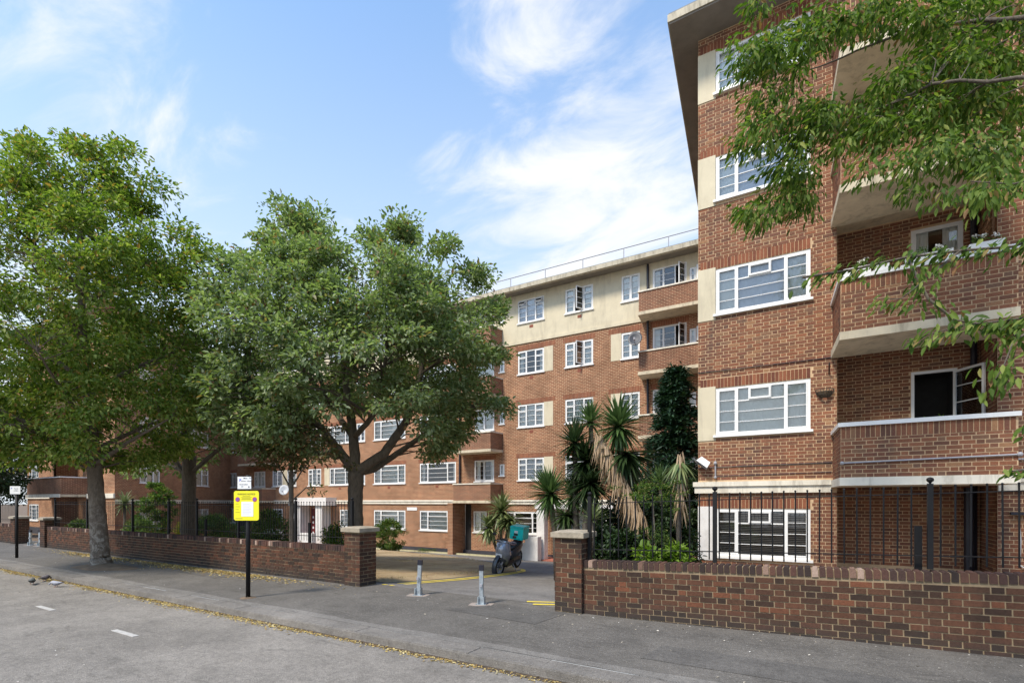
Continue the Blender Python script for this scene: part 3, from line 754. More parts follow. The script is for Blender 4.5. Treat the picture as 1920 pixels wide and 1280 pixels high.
cb = MB().tube([(3.25, YF-.03, 1.45), (3.27, YF-.04, 1.0), (3.26, YF-.04, .55), (3.35, YF-.04, .47), (4.4, YF-.04, .45)], .012, 5)
link('white_cable', cb.mesh('white_cable', M_white), rw)
cb = MB().box(3.13, 3.40, YF-.09, YF-.01, 1.46, 1.51); link('wall_box', cb.mesh('wall_box', M_pipe), rw)
sg = thing('wall_sign', 'dark blue sign plate on the brick wall at the right edge', 'sign', (3.6, YF-.02, 1.4))
link('plate', MB().box(3.46, 3.9, YF-.04, YF-.012, 1.22, 1.95).mesh('plate', simple('blue_plate', (.03, .05, .09), .4)), sg)
# security light
sl = thing('floodlight', 'white floodlight tilted down on the corner brickwork above the cream band', 'light', (-2.15, YF, 2.6), 0)
M = Matrix.Translation((-2.16, YF-.16, 2.63)) @ Matrix.Rotation(R(38), 4, 'Y') @ Matrix.Rotation(R(-25), 4, 'X')
bx = MB(); a = [M @ Vector(q) for q in ((-.15, -.07, -.10), (.15, -.07, -.10), (.15, .07, -.10), (-.15, .07, -.10))]; b = [M @ Vector(q) for q in ((-.12, -.05, .06), (.12, -.05, .06), (.12, .05, .06), (-.12, .05, .06))]
bx.loft([a, b]); link('lamp_housing', bx.mesh('lamp_housing', M_white), sl)
bx = MB().box(-.13, .13, -.055, .055, -.106, -.1005, M); link('lamp_glass', bx.mesh('lamp_glass', M_greyp), sl)
link('bracket', MB().tube([(-2.14, YF-.10, 2.64), (-2.12, YF, 2.60)], .02, 6).mesh('bracket', M_greyp), sl)
# hanging basket with hook
hb = thing('wall_basket', 'empty wire wall basket hung on brickwork left of the lowest balcony', 'basket', (.25, YF, 4.0))
bk = MB()
for k in range(5):
    r = .17*math.sin(math.pi/2*(1-k/5)**.6) if k else .17
    r = [.17, .155, .13, .095, .05][k]; z = 4.08-[0, .06, .11, .15, .17][k]
    bk.tube([(.25+r*math.cos(t), YF-.012-abs(r*math.sin(t)), z) for t in lin(0, math.pi, 10)], .007, 4)
for t in lin(0, math.pi, 9):
    bk.tube([(.25+r*math.cos(t), YF-.012-abs(r*math.sin(t)), z) for r, z in ((.17, 4.08), (.155, 4.02), (.13, 3.97), (.095, 3.93), (.05, 3.91))], .006, 4)
link('wire_frame', bk.mesh('wire_frame', simple('rusty_wire', (.09, .07, .05), .8)), hb)
link('coir_liner', MB().lathe((.25, YF-.02, 3.91), [(.04, 0), (.09, .03), (.12, .07), (.14, .13)], 10).mesh('coir_liner', simple('coir', (.14, .10, .06), .95, .3, bmp=.5)), hb)
hk = thing('basket_hook', 'black iron bracket on brickwork above the wire basket', 'bracket', (.33, YF, 4.4))
link('hook_arm', MB().tube([(.33, YF-.01, 4.62), (.33, YF-.01, 4.40), (.33, YF-.2, 4.6), (.33, YF-.24, 4.55)], .012, 5).mesh('hook_arm', M_iron), hk)

# ------------------------------------------------------------------ rear range and left wing
YD = 23.1
RLV = [(0.0, 1.17), (2.83, 4.0), (5.63, 6.83), (8.44, 9.67), (11.14, 12.36)]
rb = thing('apartment_block', 'long five storey brick rear block with cream rendered top floor', 'building', (-22, 23.1, -1.4))
RF = Frame((0, YD), 0)
cols = [  # x0, x1, lights, panel side, levels
    (-13.41, -11.85, 3, 'R', (1, 2, 3, 4)), (-10.65, -9.16, 3, None, (0, 1, 2, 3, 4)), (-7.73, -6.85, 2, 'L', (1, 2, 3, 4)),
    (-20.25, -17.53, 3, None, (0, 1, 2, 3, 4)), (-24.1, -21.41, 3, None, (0, 1, 2, 3, 4)), (-28.33, -26.30, 3, 'L', (1, 2, 3, 4)),
    (-30.58, -29.21, 3, None, (1, 2, 3, 4)), (-32.95, -31.9, 2, 'L', (1, 2, 3, 4)), (-34.7, -33.5, 2, None, (0, 1, 2, 3, 4)), (-41.0, -39.4, 3, None, (0, 1, 2, 3, 4)),
    (-14.56, -14.26, 1, None, (1, 2, 3, 4)), (-16.22, -14.92, 2, None, (1, 2, 3, 4)), (-6.25, -4.75, 3, None, (1, 2, 3, 4)), (-4.62, -4.35, 1, None, (1, 2, 3, 4)),
    (-37.0, -35.6, 3, None, (1, 2, 3, 4)), (-14.1, -12.07, 3, None, (0,)), (-16.3, -15.4, 2, None, (0,)), (-27.3, -25.9, 3, None, (0,)), (-25.7, -24.9, 2, None, (1, 2, 3))]
rholes = []; wins = []
for x0, x1, nl_, ps, lv in cols:
    for l in lv:
        a, b = RLV[l]
        if nl_ == 1: a, b = a+.28, a+.9
        rholes.append((x0, x1, a, b)); wins.append((x0, x1, a, b, nl_, ps, l))
door = (-30.3, -29.0, -1.3, 1.25); rholes.append(door); rholes.append((-16.95, -16.45, -1.25, 1.55))
ent = (-9.9, -8.7, -1.35, 1.0)
br_h = [h for h in rholes if h[3] < 10.1]; cr_h = [h for h in rholes if h[3] > 10.1]
mb = MB(); uvs = []; wall_mesh(RF, -41.5, -2.6, -1.6, 10.05, br_h, .1, mb, uvs); link('brick_wall', uv_mesh(mb, uvs, 'brick_wall', M_btex), rb)
mb = MB(); uvs = []; wall_mesh(RF, -41.5, -2.6, 10.2, 12.66, cr_h, .1, mb, uvs); link('rendered_wall', uv_mesh(mb, uvs, 'rendered_wall', M_cream), rb)
link('string_course', MB().box(-41.5, -2.6, YD-.05, YD+.1, 10.05, 10.2).mesh('string_course', M_cream), rb)
def bands(x0, x1):
    bd = MB().box(x0, x1, YD-.07, YD, 1.56, 1.70); bd.box(x0, x1, YD-.11, YD, 1.702, 1.80); link('stone_band', bd.mesh('stone_band', M_creamband), rb)
bands(-41.4, -37.7); bands(-34.5, -17.4); bands(-14.3, -7.2)
link('plinth', MB().box(-41.5, -2.7, YD-.03, YD, -1.5, -1.02).mesh('plinth', M_black), rb)
mb = MB(); uvs = []
for x0, x1, a, b, nl_, ps, l in wins:
    if nl_ == 1 or l == 4 or l == 0: continue
    xa = x0-(.52 if ps == 'L' else 0)-.1; xb = x1+(.52 if ps == 'R' else 0)+.1
    n = len(mb.v); mb.quad((xa, YD-.006, b+.02), (xb, YD-.006, b+.02), (xb, YD-.006, b+.25), (xa, YD-.006, b+.25)); uvs += [(xa, .01), (xb, .01), (xb, .23), (xa, .23)]
kind(link('soldier_courses', uv_mesh(mb, uvs, 'soldier_courses', M_stex), rb), 'stuff')
pm = {}
for k, (x0, x1, a, b, nl_, ps, l) in enumerate(wins):
    lights = {3: (1, 1.1, 1), 2: (1, 1), 1: (1,)}[nl_]; kw = dict(bars=3, vents=(), curtain=['net', 'net', 'net', 'blue', 'net', 'side'][(k*7+l*3) % 6])
    if nl_ == 3 and x1-x0 > 2: lights = (.5, 1.3, .5); kw['vents'] = (1,)
    elif nl_ == 3: kw['vents'] = (0, 2)
    if nl_ == 1: kw['bars'] = 1
    sill = True
    if x0 == -10.65 and l in (3, 4): kw['openl'] = (1,); kw['curtain'] = 'net'
    if x0 == -13.41 and l == 4: kw['topopen'] = (0, 2)
    if x0 == -16.22 and l == 1: kw['openl'] = (0,); kw['curtain'] = 'side'
    if x0 == -16.22 and l == 4: kw['openl'] = (1,); kw['curtain'] = 'none'
    if x0 == -6.25 and l in (2, 3, 4): kw.update(openl=(2,), curtain='side', vents=())
    o = window(rb, (x0, YD, a), 0, x1-x0, b-a, lights, sill=sill, **kw)
    if ps and l in (1, 2, 3):
        xa, xb = (x1+.002, x1+.52) if ps == 'R' else (x0-.52, x0-.002)
        link('render_panel', MB().box(xa, xb, YD-.012, YD+.01, a-.02, b+.02).mesh('render_panel', M_cream), rb)
    if nl_ == 3 and l > 0 and x0 > -33 and not (x0 == -6.25):
        link('air_brick', MB().box(x0+(x1-x0)*.45, x0+(x1-x0)*.45+.22, YD-.008, YD+.01, a-.32, a-.17).mesh('air_brick', M_terra), rb)
# roof edge
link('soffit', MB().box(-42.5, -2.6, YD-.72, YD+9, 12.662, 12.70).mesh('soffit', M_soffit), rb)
fa = MB(); x = -42.5
while x < -2.7: fa.box(x+.004, min(x+2.9, -2.6), YD-.75, YD-.55, 12.64, 12.84); x += 2.904
link('fascia', fa.mesh('fascia', M_fascia), rb)
link('roof', MB().box(-42.5, -2.6, YD-.68, YD+9, 12.702, 12.90).mesh('roof', M_roof), rb)
rl = thing('roof_railing', 'thin grey steel railing along the rear block roof edge', 'railing', (-20, YD-.3, 12.9))
link('handrail', MB().tube([(-42, YD-.35, 13.5), (-2.6, YD-.35, 13.5)], .022, 6).mesh('handrail', M_greyp), rl)
x = -3.4; pme = MB().tube([(0, 0, 12.88), (0, 0, 13.5)], .02, 6).mesh('post', M_greyp)
while x > -42: link('post', pme, rl, (x, YD-.35, 0)); x -= 2.05
def balcony_far(x0, x1, zs, bld, yf=22.1, yd=YD, pm=None, h=1.07, lab=None, cop=None):
    s = link('balcony', MB().prism([(x0, yd-.002), (x0+.12, yf-.03), (x1-.12, yf-.03), (x1, yd-.002)], zs, zs+.14).mesh('balcony_slab', M_conc), bld)
    top = zs+h-.06; pts = [(x0+.04, yd), (x0+.15, yf), (x1-.15, yf), (x1-.04, yd)]
    mb = MB(); uvs = []; ua = 0
    for (a, b) in zip(pts, pts[1:]):
        L_ = math.dist(a, b); q = .23
        mb.quad((*a, zs+.14), (*b, zs+.14), (*b, top), (*a, top)); uvs += [(ua, zs), (ua+L_, zs), (ua+L_, top), (ua, top)]; ua += L_
    mb.quad((x0+.2, yd, zs+.14), (x0+.3, yf+.2, zs+.14), (x0+.3, yf+.2, top), (x0+.2, yd, top)); uvs += [(0, 0), (1, 0), (1, 1), (0, 1)]
    mb.quad((x1-.3, yf+.2, zs+.14), (x0+.3, yf+.2, zs+.14), (x0+.3, yf+.2, top), (x1-.3, yf+.2, top)); uvs += [(0, 0), (1, 0), (1, 1), (0, 1)]
    link('parapet_wall', uv_mesh(mb, uvs, 'parapet_wall', M_ptex), s)
    c = MB()
    for (a, b) in (((x0-.0, yd-.003), (x0+.12, yf-.04)), ((x1-.12, yf-.04), (x1, yd-.003))):
        w_ = .26 if a[0] < (x0+x1)/2 else -.26
        c.prism([(a[0], a[1]), (b[0], b[1]), (b[0]+w_, b[1]), (a[0]+w_, a[1])] if w_ > 0 else [(a[0]+w_, a[1]), (b[0]+w_, b[1]), (b[0], b[1]), (a[0], a[1])], top, top+.06)
    c.box(x0+.385, x1-.385, yf-.04, yf+.22, top, top+.06)
    link('coping', c.mesh('coping', cop or M_creamband), s)
    return s
for z in (10.0, 7.33, 4.5): balcony_far(-6.75, -2.7, z, rb)
for z in (9.95, 7.3, 4.35, 1.62): balcony_far(-17.1, -14.35, z, rb)
for z in (9.95, 7.3, 4.4, 1.62): balcony_far(-37.6, -34.3, z, rb)
balcony_far(-6.75, -2.7, 1.7, rb)
dp = MB()
for x in (-6.45, -17.2): dp.tube([(x, YD-.09, -1.3), (x, YD-.09, 12.6)], .055, 7)
link('drainpipe', dp.mesh('drainpipe', M_pipe), rb)
# recessed dark entrances under the bays: piers and back
en = MB().box(-17.35, -17.0, YD-1.0, YD-.005, -1.5, 1.62)
me = uv_mesh(en, [(0, 0), (1, 0), (1, 3), (0, 3)]*6, 'pier', M_btex); link('pier', me, rb)
link('pier', MB().box(-37.7, -37.5, YD-1.0, YD-.005, -1.5, 1.62).mesh('pier', M_black), rb)
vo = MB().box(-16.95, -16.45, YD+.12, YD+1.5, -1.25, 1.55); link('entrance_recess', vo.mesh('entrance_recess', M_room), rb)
# left entrance with dark red door and white surround
pc = link('porch', MB().box(-31.5, -27.6, YD-.9, YD-.008, 1.45, 1.98).mesh('porch', M_wwall), rb)
link('porch_pier', MB().box(-31.4, -30.45, YD-.75, YD-.008, -1.5, 1.449).mesh('porch_pier', M_wwall), pc)
link('porch_pier', MB().box(-28.85, -28.2, YD-.75, YD-.008, -1.5, 1.449).mesh('porch_pier', M_wwall), pc)
link('porch_step', MB().box(-31.6, -28, YD-1.5, YD-.01, -1.5, -1.22).mesh('porch_step', M_redtile), pc)
for (x0, x1, y0, z1) in ((-33.4, -31.5, YD-1.6, -.25), (-28.9, -27.7, YD-1.9, -.35)):
    link('garden_wall', MB().box(x0, x1, y0, y0+.3, -1.5, z1).mesh('garden_wall', M_wwall), pc)
dr = link('door', MB().box(-30.28, -29.02, YD+.02, YD+.07, -1.25, 1.24).mesh('door', M_red), rb)
link('door_glass', MB().box(-29.8, -29.2, YD+.006, YD+.018, -.5, 1.05).mesh('door_glass', M_glass), dr)
dg = MB()
for k in range(4): dg.box(-30.16, -29.98, YD+.008, YD+.018, -.55+k*.36, -.40+k*.36)
link('door_plate', dg.mesh('door_plate', M_white), dr)
# right entrance by the cabbage trees
pe = link('porch', MB().box(-11.7, -7.7, YD-1.3, YD-.12, 1.35, 1.545).mesh('porch', M_wwall), rb)
for x0, x1, y0, y1, z0, z1 in ((-11.62, -11.2, YD-1.25, YD-.85, -1.6, 1.348), (-11.0, -10.4, YD-.5, YD-.02, -1.6, 1.3), (-8.2, -7.8, YD-1.25, YD-.85, -1.6, 1.348),
                               (-13.3, -12.0, YD-1.7, YD-1.4, -1.6, -.33), (-12.0, -11.3, YD-1.75, YD-1.35, -1.6, .0), (-8.6, -7.1, YD-1.75, YD-1.45, -1.6, .1)):
    link('porch_pier', MB().box(x0, x1, y0, y1, z0, z1).mesh('porch_pier', M_wwall), pe)
link('porch_step', MB().box(-13.2, -7.6, YD-1.38, YD-.05, -1.5, -1.12).mesh('porch_step', M_redtile), pe)
link('flower_bed_kerb', MB().box(-22, -17.4, YD-.62, YD-.5, -1.5, -1.22).mesh('flower_bed_kerb', M_conc), rb)
# small wall plates and meter cabinets
np_ = thing('name_plate', 'small white name plate on the brick pier between two ground floor windows', 'sign', (-21, YD, 1.3))
link('plate', MB().box(-21.25, -20.45, YD-.03, YD-.002, 1.17, 1.36).mesh('plate', M_white), np_)
for z in (3.2, 8.75, 11.45):
    mc = thing('meter_box', {3.2: 'small white flue box beside the lowest right balcony window of rear block', 8.75: 'tall white meter box beside the open casement on the fourth storey balcony', 11.45: 'white box beside the top floor balcony window'}[z], 'box', (-4.1, YD, z), group='boxes on the right balconies')
    link('case', MB().box(-4.30, -3.98, YD-.13, YD-.002, z, z+.62).mesh('case', M_white), mc)
    link('grille', MB().box(-4.22, -4.06, YD-.145, YD-.132, z+.33, z+.52).mesh('grille', M_pipe), mc)
def dish(loc, label, mat, r=.34, tilt=(0, 0, 0)):
    t = thing('satellite_dish', label, 'satellite dish', loc, tilt[2], 'satellite dishes', local=True)
    o = link('reflector', MB().lathe((0, 0, 0), [(.001, .0), (r*.4, -.02), (r*.75, -.06), (r, -.11), (r*.98, -.12), (r*.7, -.08), (.001, -.03)], 18, 'y').mesh('reflector', mat, True), t, rot=(R(-20), 0, 0), scale=(.85, 1, 1))
    link('arm', MB().tube([(0, -.03, -r*.8), (0, -.42, -.08)], .015, 5).mesh('arm', M_greyp), t)
    link('receiver', MB().box(-.04, .04, -.47, -.38, -.12, -.02).mesh('receiver', M_greyp), t)
    link('bracket', MB().tube([(0, .02, 0), (0, .2, -.1)], .025, 6).mesh('bracket', M_greyp), t)
dish(tuple(on_plane(1191, 637, 21.7)), 'dark grey satellite dish beside the fourth storey window right of the rear facade', M_dish, .36, (0, 0, R(12)))
dish(tuple(on_plane(418, 928, 22.8)), 'grey satellite dish low on the rear brickwork left of the yellow sign', M_dish, .38, (0, 0, R(-40)))
dish(tuple(on_plane(533, 919, 21.9)), 'white satellite dish on the balcony parapet right of the yellow sign', M_dishw, .38, (0, 0, R(40)))

# left wing with its slanting inner side
lw = thing('apartment_block_wing', 'far left brick wing seen behind the left gateway with a dark balcony recess', 'building', (-40, 12.6, -.6))
A = (-33.19, 12.6); B = (-39.5, 22.0); rz = math.atan2(B[1]-A[1], B[0]-A[0]); LS = math.dist(A, B)
SF = Frame(A, rz); mb = MB(); uvs = []
def t_of(px):
    a = (px-960)/FPX; k = (math.cos(PHI)*a-math.sin(PHI))/(math.cos(PHI)+math.sin(PHI)*a)   # x = k*y
    return (k*A[1]-A[0])/((B[0]-A[0])-k*(B[1]-A[1]))*LS
t0, t1 = sorted((t_of(352), t_of(391))); s0, s1 = sorted((t_of(262), t_of(300)))
sh = [(t0, t1, a, b) for a, b in RLV] + [(s0, s1, a, b) for a, b in RLV]
wall_mesh(SF, 0, LS+1.9, -1.6, 12.66, sh, .1, mb, uvs); link('side_wall', uv_mesh(mb, uvs, 'side_wall', M_btex), lw)
for a, b, c, d in sh: window(lw, SF.P(a, c), rz, b-a, d-c, (1, 1.1, 1), vents=(0, 2), curtain='net')
e = MB(); e.quad(SF.P(-.1, 1.58, .08), SF.P(LS+1.5, 1.58, .08), SF.P(LS+1.5, 1.82, .08), SF.P(-.1, 1.82, .08)); e.quad(SF.P(-.1, 1.58, .0), SF.P(-.1, 1.58, .08), SF.P(LS+1.5, 1.58, .08), SF.P(LS+1.5, 1.58, 0))
link('stone_band', e.mesh('stone_band', M_creamband), lw)
lf = Frame((0, YF), 0); LX0, LX1 = -46.5, A[0]
fh = [(x0, x1, a, b) for a, b in LV for x0, x1 in ((-46.2, -44.45), (-36.45, -35.0))] + [(-41.8, -37.4, -.6, 12.6)]
mb = MB(); uvs = []; wall_mesh(lf, LX0, LX1, -.8, 12.66, fh, .1, mb, uvs)
wall_mesh(Frame((0, YR), 0), -41.8, -37.4, -.8, 12.66, [(-40.6, -38.8, a-.2, b) for a, b in LV[1:]], .1, mb, uvs)
mb.quad((-41.8, YF, -.8), (-41.8, YR, -.8), (-41.8, YR, 12.66), (-41.8, YF, 12.66)); uvs += [(0, 0), (1, 0), (1, 12), (0, 12)]
mb.quad((-37.4, YR, -.8), (-37.4, YF, -.8), (-37.4, YF, 12.66), (-37.4, YR, 12.66)); uvs += [(0, 0), (1, 0), (1, 12), (0, 12)]
mb.quad((LX0, 24, -.8), (LX0, YF, -.8), (LX0, YF, 12.66), (LX0, 24, 12.66)); uvs += [(0, 0), (11, 0), (11, 12), (0, 12)]
link('brick_wall', uv_mesh(mb, uvs, 'brick_wall', M_btex), lw)
for a, b, c, d in fh[:-1]: window(lw, (a, YF, c), 0, b-a, d-c, (.5, 1, .5), vents=(1,), curtain='net')
for a, b in LV[1:]: window(lw, (-40.6, YR, a-.2), 0, 1.8, b-a+.2, (1, 1, 1), curtain='side', vents=())
for z in SL[1:]: balcony_far(-42.3, -36.7, z, lw, 11.4, YF, h=1.17)
balcony_far(-42.3, -36.7, SL[0]-.02, lw, 11.4, YF, h=1.17, cop=M_white)
e = MB().box(LX0-.08, -42.31, YF-.08, YF, 1.90, 2.16); e.box(-36.69, LX1+.05, YF-.08, YF, 1.90, 2.16); e.box(-42.2, -36.8, 11.34, 11.37, 1.95, 2.14); link('stone_band', e.mesh('stone_band', M_creamband), lw)
link('plinth', MB().box(LX0, LX1, YF-.02, YF, -.6, .0).mesh('plinth', M_black), lw)
link('roof', MB().prism([(LX0-.5, 11.85), (LX1+.45, 11.85), (-39.0, 22.5), (-39.0, 30), (LX0-.5, 30)], 12.662, 12.9).mesh('roof', M_fascia), lw)

# ------------------------------------------------------------------ boundary walls, pillars
def boundary(name, label, x0, x1, zb, zt, shear, nparts, cop_parts, low):
    root = thing(name, label, 'wall', ((x0+x1)/2, 7.2, zb))
    tilt = math.atan(shear); yF = 7.12
    zz = lambda x: shear*(x-x0) if shear > 0 else 0
    core = MB().loft([[(x0, yF+.008, -.1), (x0, yF+.208, -.1), (x0, yF+.208, zt-.02), (x0, yF+.008, zt-.02)], [(x1, yF+.008, -.1), (x1, yF+.208, -.1), (x1, yF+.208, zt-.02+zz(x1)), (x1, yF+.008, zt-.02+zz(x1))]])
    link('mortar_core', core.mesh('mortar_core', M_wmortar), root)
    bl = flemish(x0, x1, zb-.08, zt-.118)
    arr = [(Vector(((a+b)/2, yF+random.uniform(-.003, .003), (c+d)/2+zz((a+b)/2)+random.uniform(-.001, .001))), b-a, d-c) for a, b, c, d in bl]
    arr = [q for q in arr if q[0].z > -.03]
    arr.sort(key=lambda q: -q[1]*pscale(q[0])*(1 if q[0].x < 2.6 else 0))
    ub = unit(M_wbrick)
    for p, bw, bh in arr[:nparts]: link('brick', ub, root, p, rot=(0, -tilt, random.uniform(-.004, .004)), scale=(bw, .05, bh))
    mb = MB()
    for p, bw, bh in arr[nparts:]:
        mb.box(-bw/2, bw/2, 0, .05, -bh/2, bh/2, Matrix.Translation(p) @ Matrix.Rotation(-tilt, 4, 'Y'))
    if arr[nparts:]: kind(link('brickwork', mb.mesh('brickwork', M_wbrick), root), 'stuff')
    # brick-on-edge coping
    cb = MB().loft([[(-.033, y, -.055), (.033, y, -.055), (.033, y, .035), (.022, y, .052), (-.022, y, .052), (-.033, y, .035)] for y in (0, .222)])
    x = x0; big = MB(); cmesh = None; k = 0
    cmesh = cb.mesh('coping_brick', M_cop)
    while x < x1-.07:
        ln = Vector((x+.037, yF-.008+random.uniform(-.006, .006), zt-.055+zz(x)+random.uniform(-.004, .004)))
        if cop_parts: link('coping_brick', cmesh, root, ln, rot=(0, random.uniform(-.03, .03)-tilt, random.uniform(-.02, .02)), scale=(random.uniform(.94, 1.02), 1, 1))
        else: 
            n = len(big.v); big.v += [tuple(Vector(v)+ln) for v in cb.v]; big.f += [tuple(i+n for i in f) for f in cb.f]
        x += .0765; k += 1
    if not cop_parts: kind(link('coping_bricks', big.mesh('coping_bricks', M_cop), root), 'stuff')
    return root
boundary('boundary_wall', 'low dark brick wall with spalled brick coping in front of the near wing', -2.98, 7.6, 0, .81, .03, 300, True, None)
boundary('boundary_wall', 'long low brick wall behind the street tree, ending at the left gate pillar', -24.3, -8.17, 0, .785, 0, 260, False, None)
boundary('boundary_wall', 'short brick wall beyond the far left gateway with iron railings above', -36, -27.95, 0, .785, 0, 0, False, None)
def pillar(x0, x1, y0, y1, zt, label, parts=True):
    root = thing('gate_pillar', label, 'pillar', ((x0+x1)/2, (y0+y1)/2, 0), group='gate pillars')
    link('mortar_core', MB().box(x0+.008, x1-.008, y0+.008, y1-.008, -.1, zt).mesh('mortar_core', M_wmortar), root)
    ub = unit(M_wbrick); W = x1-x0; k = 0; z = -.06; D = y1-y0
    cap = MB(); cap.box(x0-.05, x1+.05, y0-.05, y1+.05, zt, zt+.075)
    cap.loft([[(x0-.05, y0-.05, zt+.076), (x1+.05, y0-.05, zt+.076), (x1+.05, y1+.05, zt+.076), (x0-.05, y1+.05, zt+.076)], [(x0+.06, y0+.06, zt+.105), (x1-.06, y0+.06, zt+.105), (x1-.06, y1-.06, zt+.105), (x0+.06, y1-.06, zt+.105)]])
    link('capstone', cap.mesh('capstone', M_cap), root)
    mb = MB()
    while z < zt-.03:
        h = min(.065, zt-z-.004)
        fr_ = [(0, .215), (.225, W)] if k % 2 == 0 else [(0, .1025), (.1125, .3275), (.3375, W)]
        for face in range(4):
            L_ = W if face in (0, 2) else D
            ff = [(0, .215), (.225, L_)] if (k+face) % 2 == 0 else [(0, .1025), (.1125, .3275), (.3375, L_)]
            Fm = [Frame((x0, y0), 0), Frame((x1, y0), R(90)), Frame((x1, y1), R(180)), Frame((x0, y1), R(-90))][face]
            for a, b in ff:
                p = Fm.P((a+b)/2, z+h/2, random.uniform(-.003, .003))
                if parts and face in (0, 1): link('brick', ub, root, p, Fm.rz, scale=(b-a-.004, .05, h))
                else:
                    M = Matrix.Translation(p) @ Matrix.Rotation(Fm.rz, 4, 'Z'); mb.box(-(b-a)/2, (b-a)/2, 0, .02, -h/2, h/2, M)
        z += .075; k += 1
    kind(link('brickwork', mb.mesh('brickwork', M_wbrick), root), 'stuff')
pillar(-8.17, -7.72, 7.02, 7.46, 1.09, 'dark brick gate pillar with stone cap left of the drive, at the end of the long wall')
pillar(-3.43, -2.98, 7.05, 7.5, 1.15, 'brick gate pillar with stone cap right of the drive, at the end of the near wall')
pillar(-24.75, -24.3, 7.05, 7.5, 1.02, 'dark brick pillar at the far end of the long wall, beside the distant bollards', False)
pillar(-27.95, -27.45, 7.05, 7.5, 1.02, 'brick pillar left of the distant bollards behind the left signpost', False)

# ------------------------------------------------------------------ railings
def railing(label, x0, x1, y, zw, shear, ztop, step, posts, bar_r=.008):
    root = thing('iron_railing', label, 'railing', ((x0+x1)/2, y, zw), group='iron railings on the boundary walls')
    zz = lambda x: shear*(x-x0) if shear else 0
    for h in (ztop-.09, zw+.14):
        link('rail', MB().loft([[(x0, y-.012, h-.006), (x0, y+.012, h-.006), (x0, y+.012, h+.006), (x0, y-.012, h+.006)], [(x1, y-.012, h-.006+zz(x1)), (x1, y+.012, h-.006+zz(x1)), (x1, y+.012, h+.006+zz(x1)), (x1, y-.012, h+.006+zz(x1))]]).mesh('rail', M_iron), root)
    bm = MB().tube([(0, 0, .03), (0, 0, ztop-zw-.02), (0, 0, ztop-zw)], [bar_r, bar_r, bar_r*.6], 6); bm.ball((0, 0, ztop-zw-.01), .013, 6, 4)
    bm = bm.mesh('bar', M_iron)
    n = int((x1-x0)/step); 
    for i in range(n):
        x = x0+step*(i+.5)
        if min([abs(x-p) for p in posts]+[9]) < .05: continue
        link('bar', bm, root, (x, y, zw+zz(x)), rot=(random.uniform(-.006, .006), random.uniform(-.006, .006), 0))
    pm_ = MB().box(-.026, .026, -.026, .026, -.01, ztop-zw+.02); pm_.lathe((0, 0, ztop-zw+.02), [(.012, 0), (.012, .01), (.032, .03), (.036, .045), (.03, .062), (.001, .075)], 8)
    pm_ = pm_.mesh('post', M_iron)
    for p in posts: link('post', pm_, root, (p, y, zw+zz(p)))
    return root
railing('tall black bar railing on the near brick wall in front of the right wing', -2.92, 7.5, 7.25, .83, .03, 1.76, .128, [-2.93, -1.12, 1.15, 3.4, 5.6], .0095)
railing('long black bar railing on the low wall behind the street tree and yellow sign', -24.2, -8.2, 7.30, .80, 0, 1.70, .095, [-24.1, -21.3, -18.0, -15.8, -14.3, -12.35, -10.1, -8.25], .006)
railing('far left iron railing beyond the distant gateway', -36, -28.0, 7.30, .80, 0, 1.65, .13, [-33, -30.2], .006)
mb = MB(); 
for x, y in ((1.06, 7.36), (-14.15, 7.45), (-12.2, 7.45), (-9.85, 7.48)):
    rs = thing('railing_stay', {1.06: 'short black stay behind the near railing post', -14.15: 'short dark stay behind the left railing, right of the street tree', -12.2: 'short dark stay post directly left of the yellow sign', -9.85: 'thick stub post behind the left railing beside the young tree'}[x], 'post', (x, y, .8), group='railing stays')
    link('stay', MB().box(x-.035, x+.035, y-.02, y+.02, .0, 1.22 if x < 0 else 1.42).mesh('stay', M_iron), rs)
# open-mesh gate by the young tree
# ------------------------------------------------------------------ street furniture
def bollard(p, h, label, lean=0):
    t = thing('bollard', label, 'bollard', (p[0], p[1], pave_z(p[0], p[1]) if p[1] < 7.3 else 0), .4, 'galvanised folding bollards', local=True)
    link('tube', MB().box(-.032, .032, -.032, .032, .012, h-.09).mesh('tube', M_galv), t, rot=(0, lean, 0))
    link('cap', MB().box(-.038, .038, -.038, .038, h-.09, h).mesh('cap', M_pipe), t, rot=(0, lean, 0))
    b = MB().box(-.09, .09, -.09, .09, .0, .012); b.box(-.055, -.038, -.07, .07, .012, .13); b.box(.038, .055, -.07, .07, .012, .13)
    link('base_bracket', b.mesh('base_bracket', M_galv), t)
    pl = MB().prism([(-.2, -.12), (-.05, -.16), (.17, -.12), (.21, .07), (.05, .13), (-.18, .1)], .0, .004)
    link('mortar_pad', pl.mesh('mortar_pad', simple('pink_mortar', (.30, .25, .215), .9, .15)), t)
    link('padlock', MB().box(-.02, .02, -.06, -.034, h*.45, h*.52).mesh('padlock', M_greyp), t)
bollard((-6.14, 6.97), .64, 'left of two steel bollards in the drive opening, leaning slightly', R(3))
bollard((-4.70, 6.89), .65, 'right of two steel bollards in the drive opening, standing upright', 0)
bollard((-26.06, 7.15), .6, 'left of two pale bollards in the distant gateway')
bollard((-25.43, 7.25), .62, 'right of two pale bollards in the distant gateway, nearer the wall end')
def text(s, size, loc, parent, mat, bold=False, align='CENTER'):
    cu = bpy.data.curves.new('lettering', 'FONT'); cu.body = s; cu.size = size; cu.align_x = align; cu.extrude = .0006; cu.offset = .0012 if bold else .0002
    cu.materials.append(mat); tmp = bpy.data.objects.new('lettering_curve', cu); me = bpy.data.meshes.new_from_object(tmp); bpy.data.objects.remove(tmp); o = bpy.data.objects.new('lettering', me); C.objects.link(o); o.parent = parent
    o.location = loc; o.rotation_euler = (R(90), 0, 0); return o
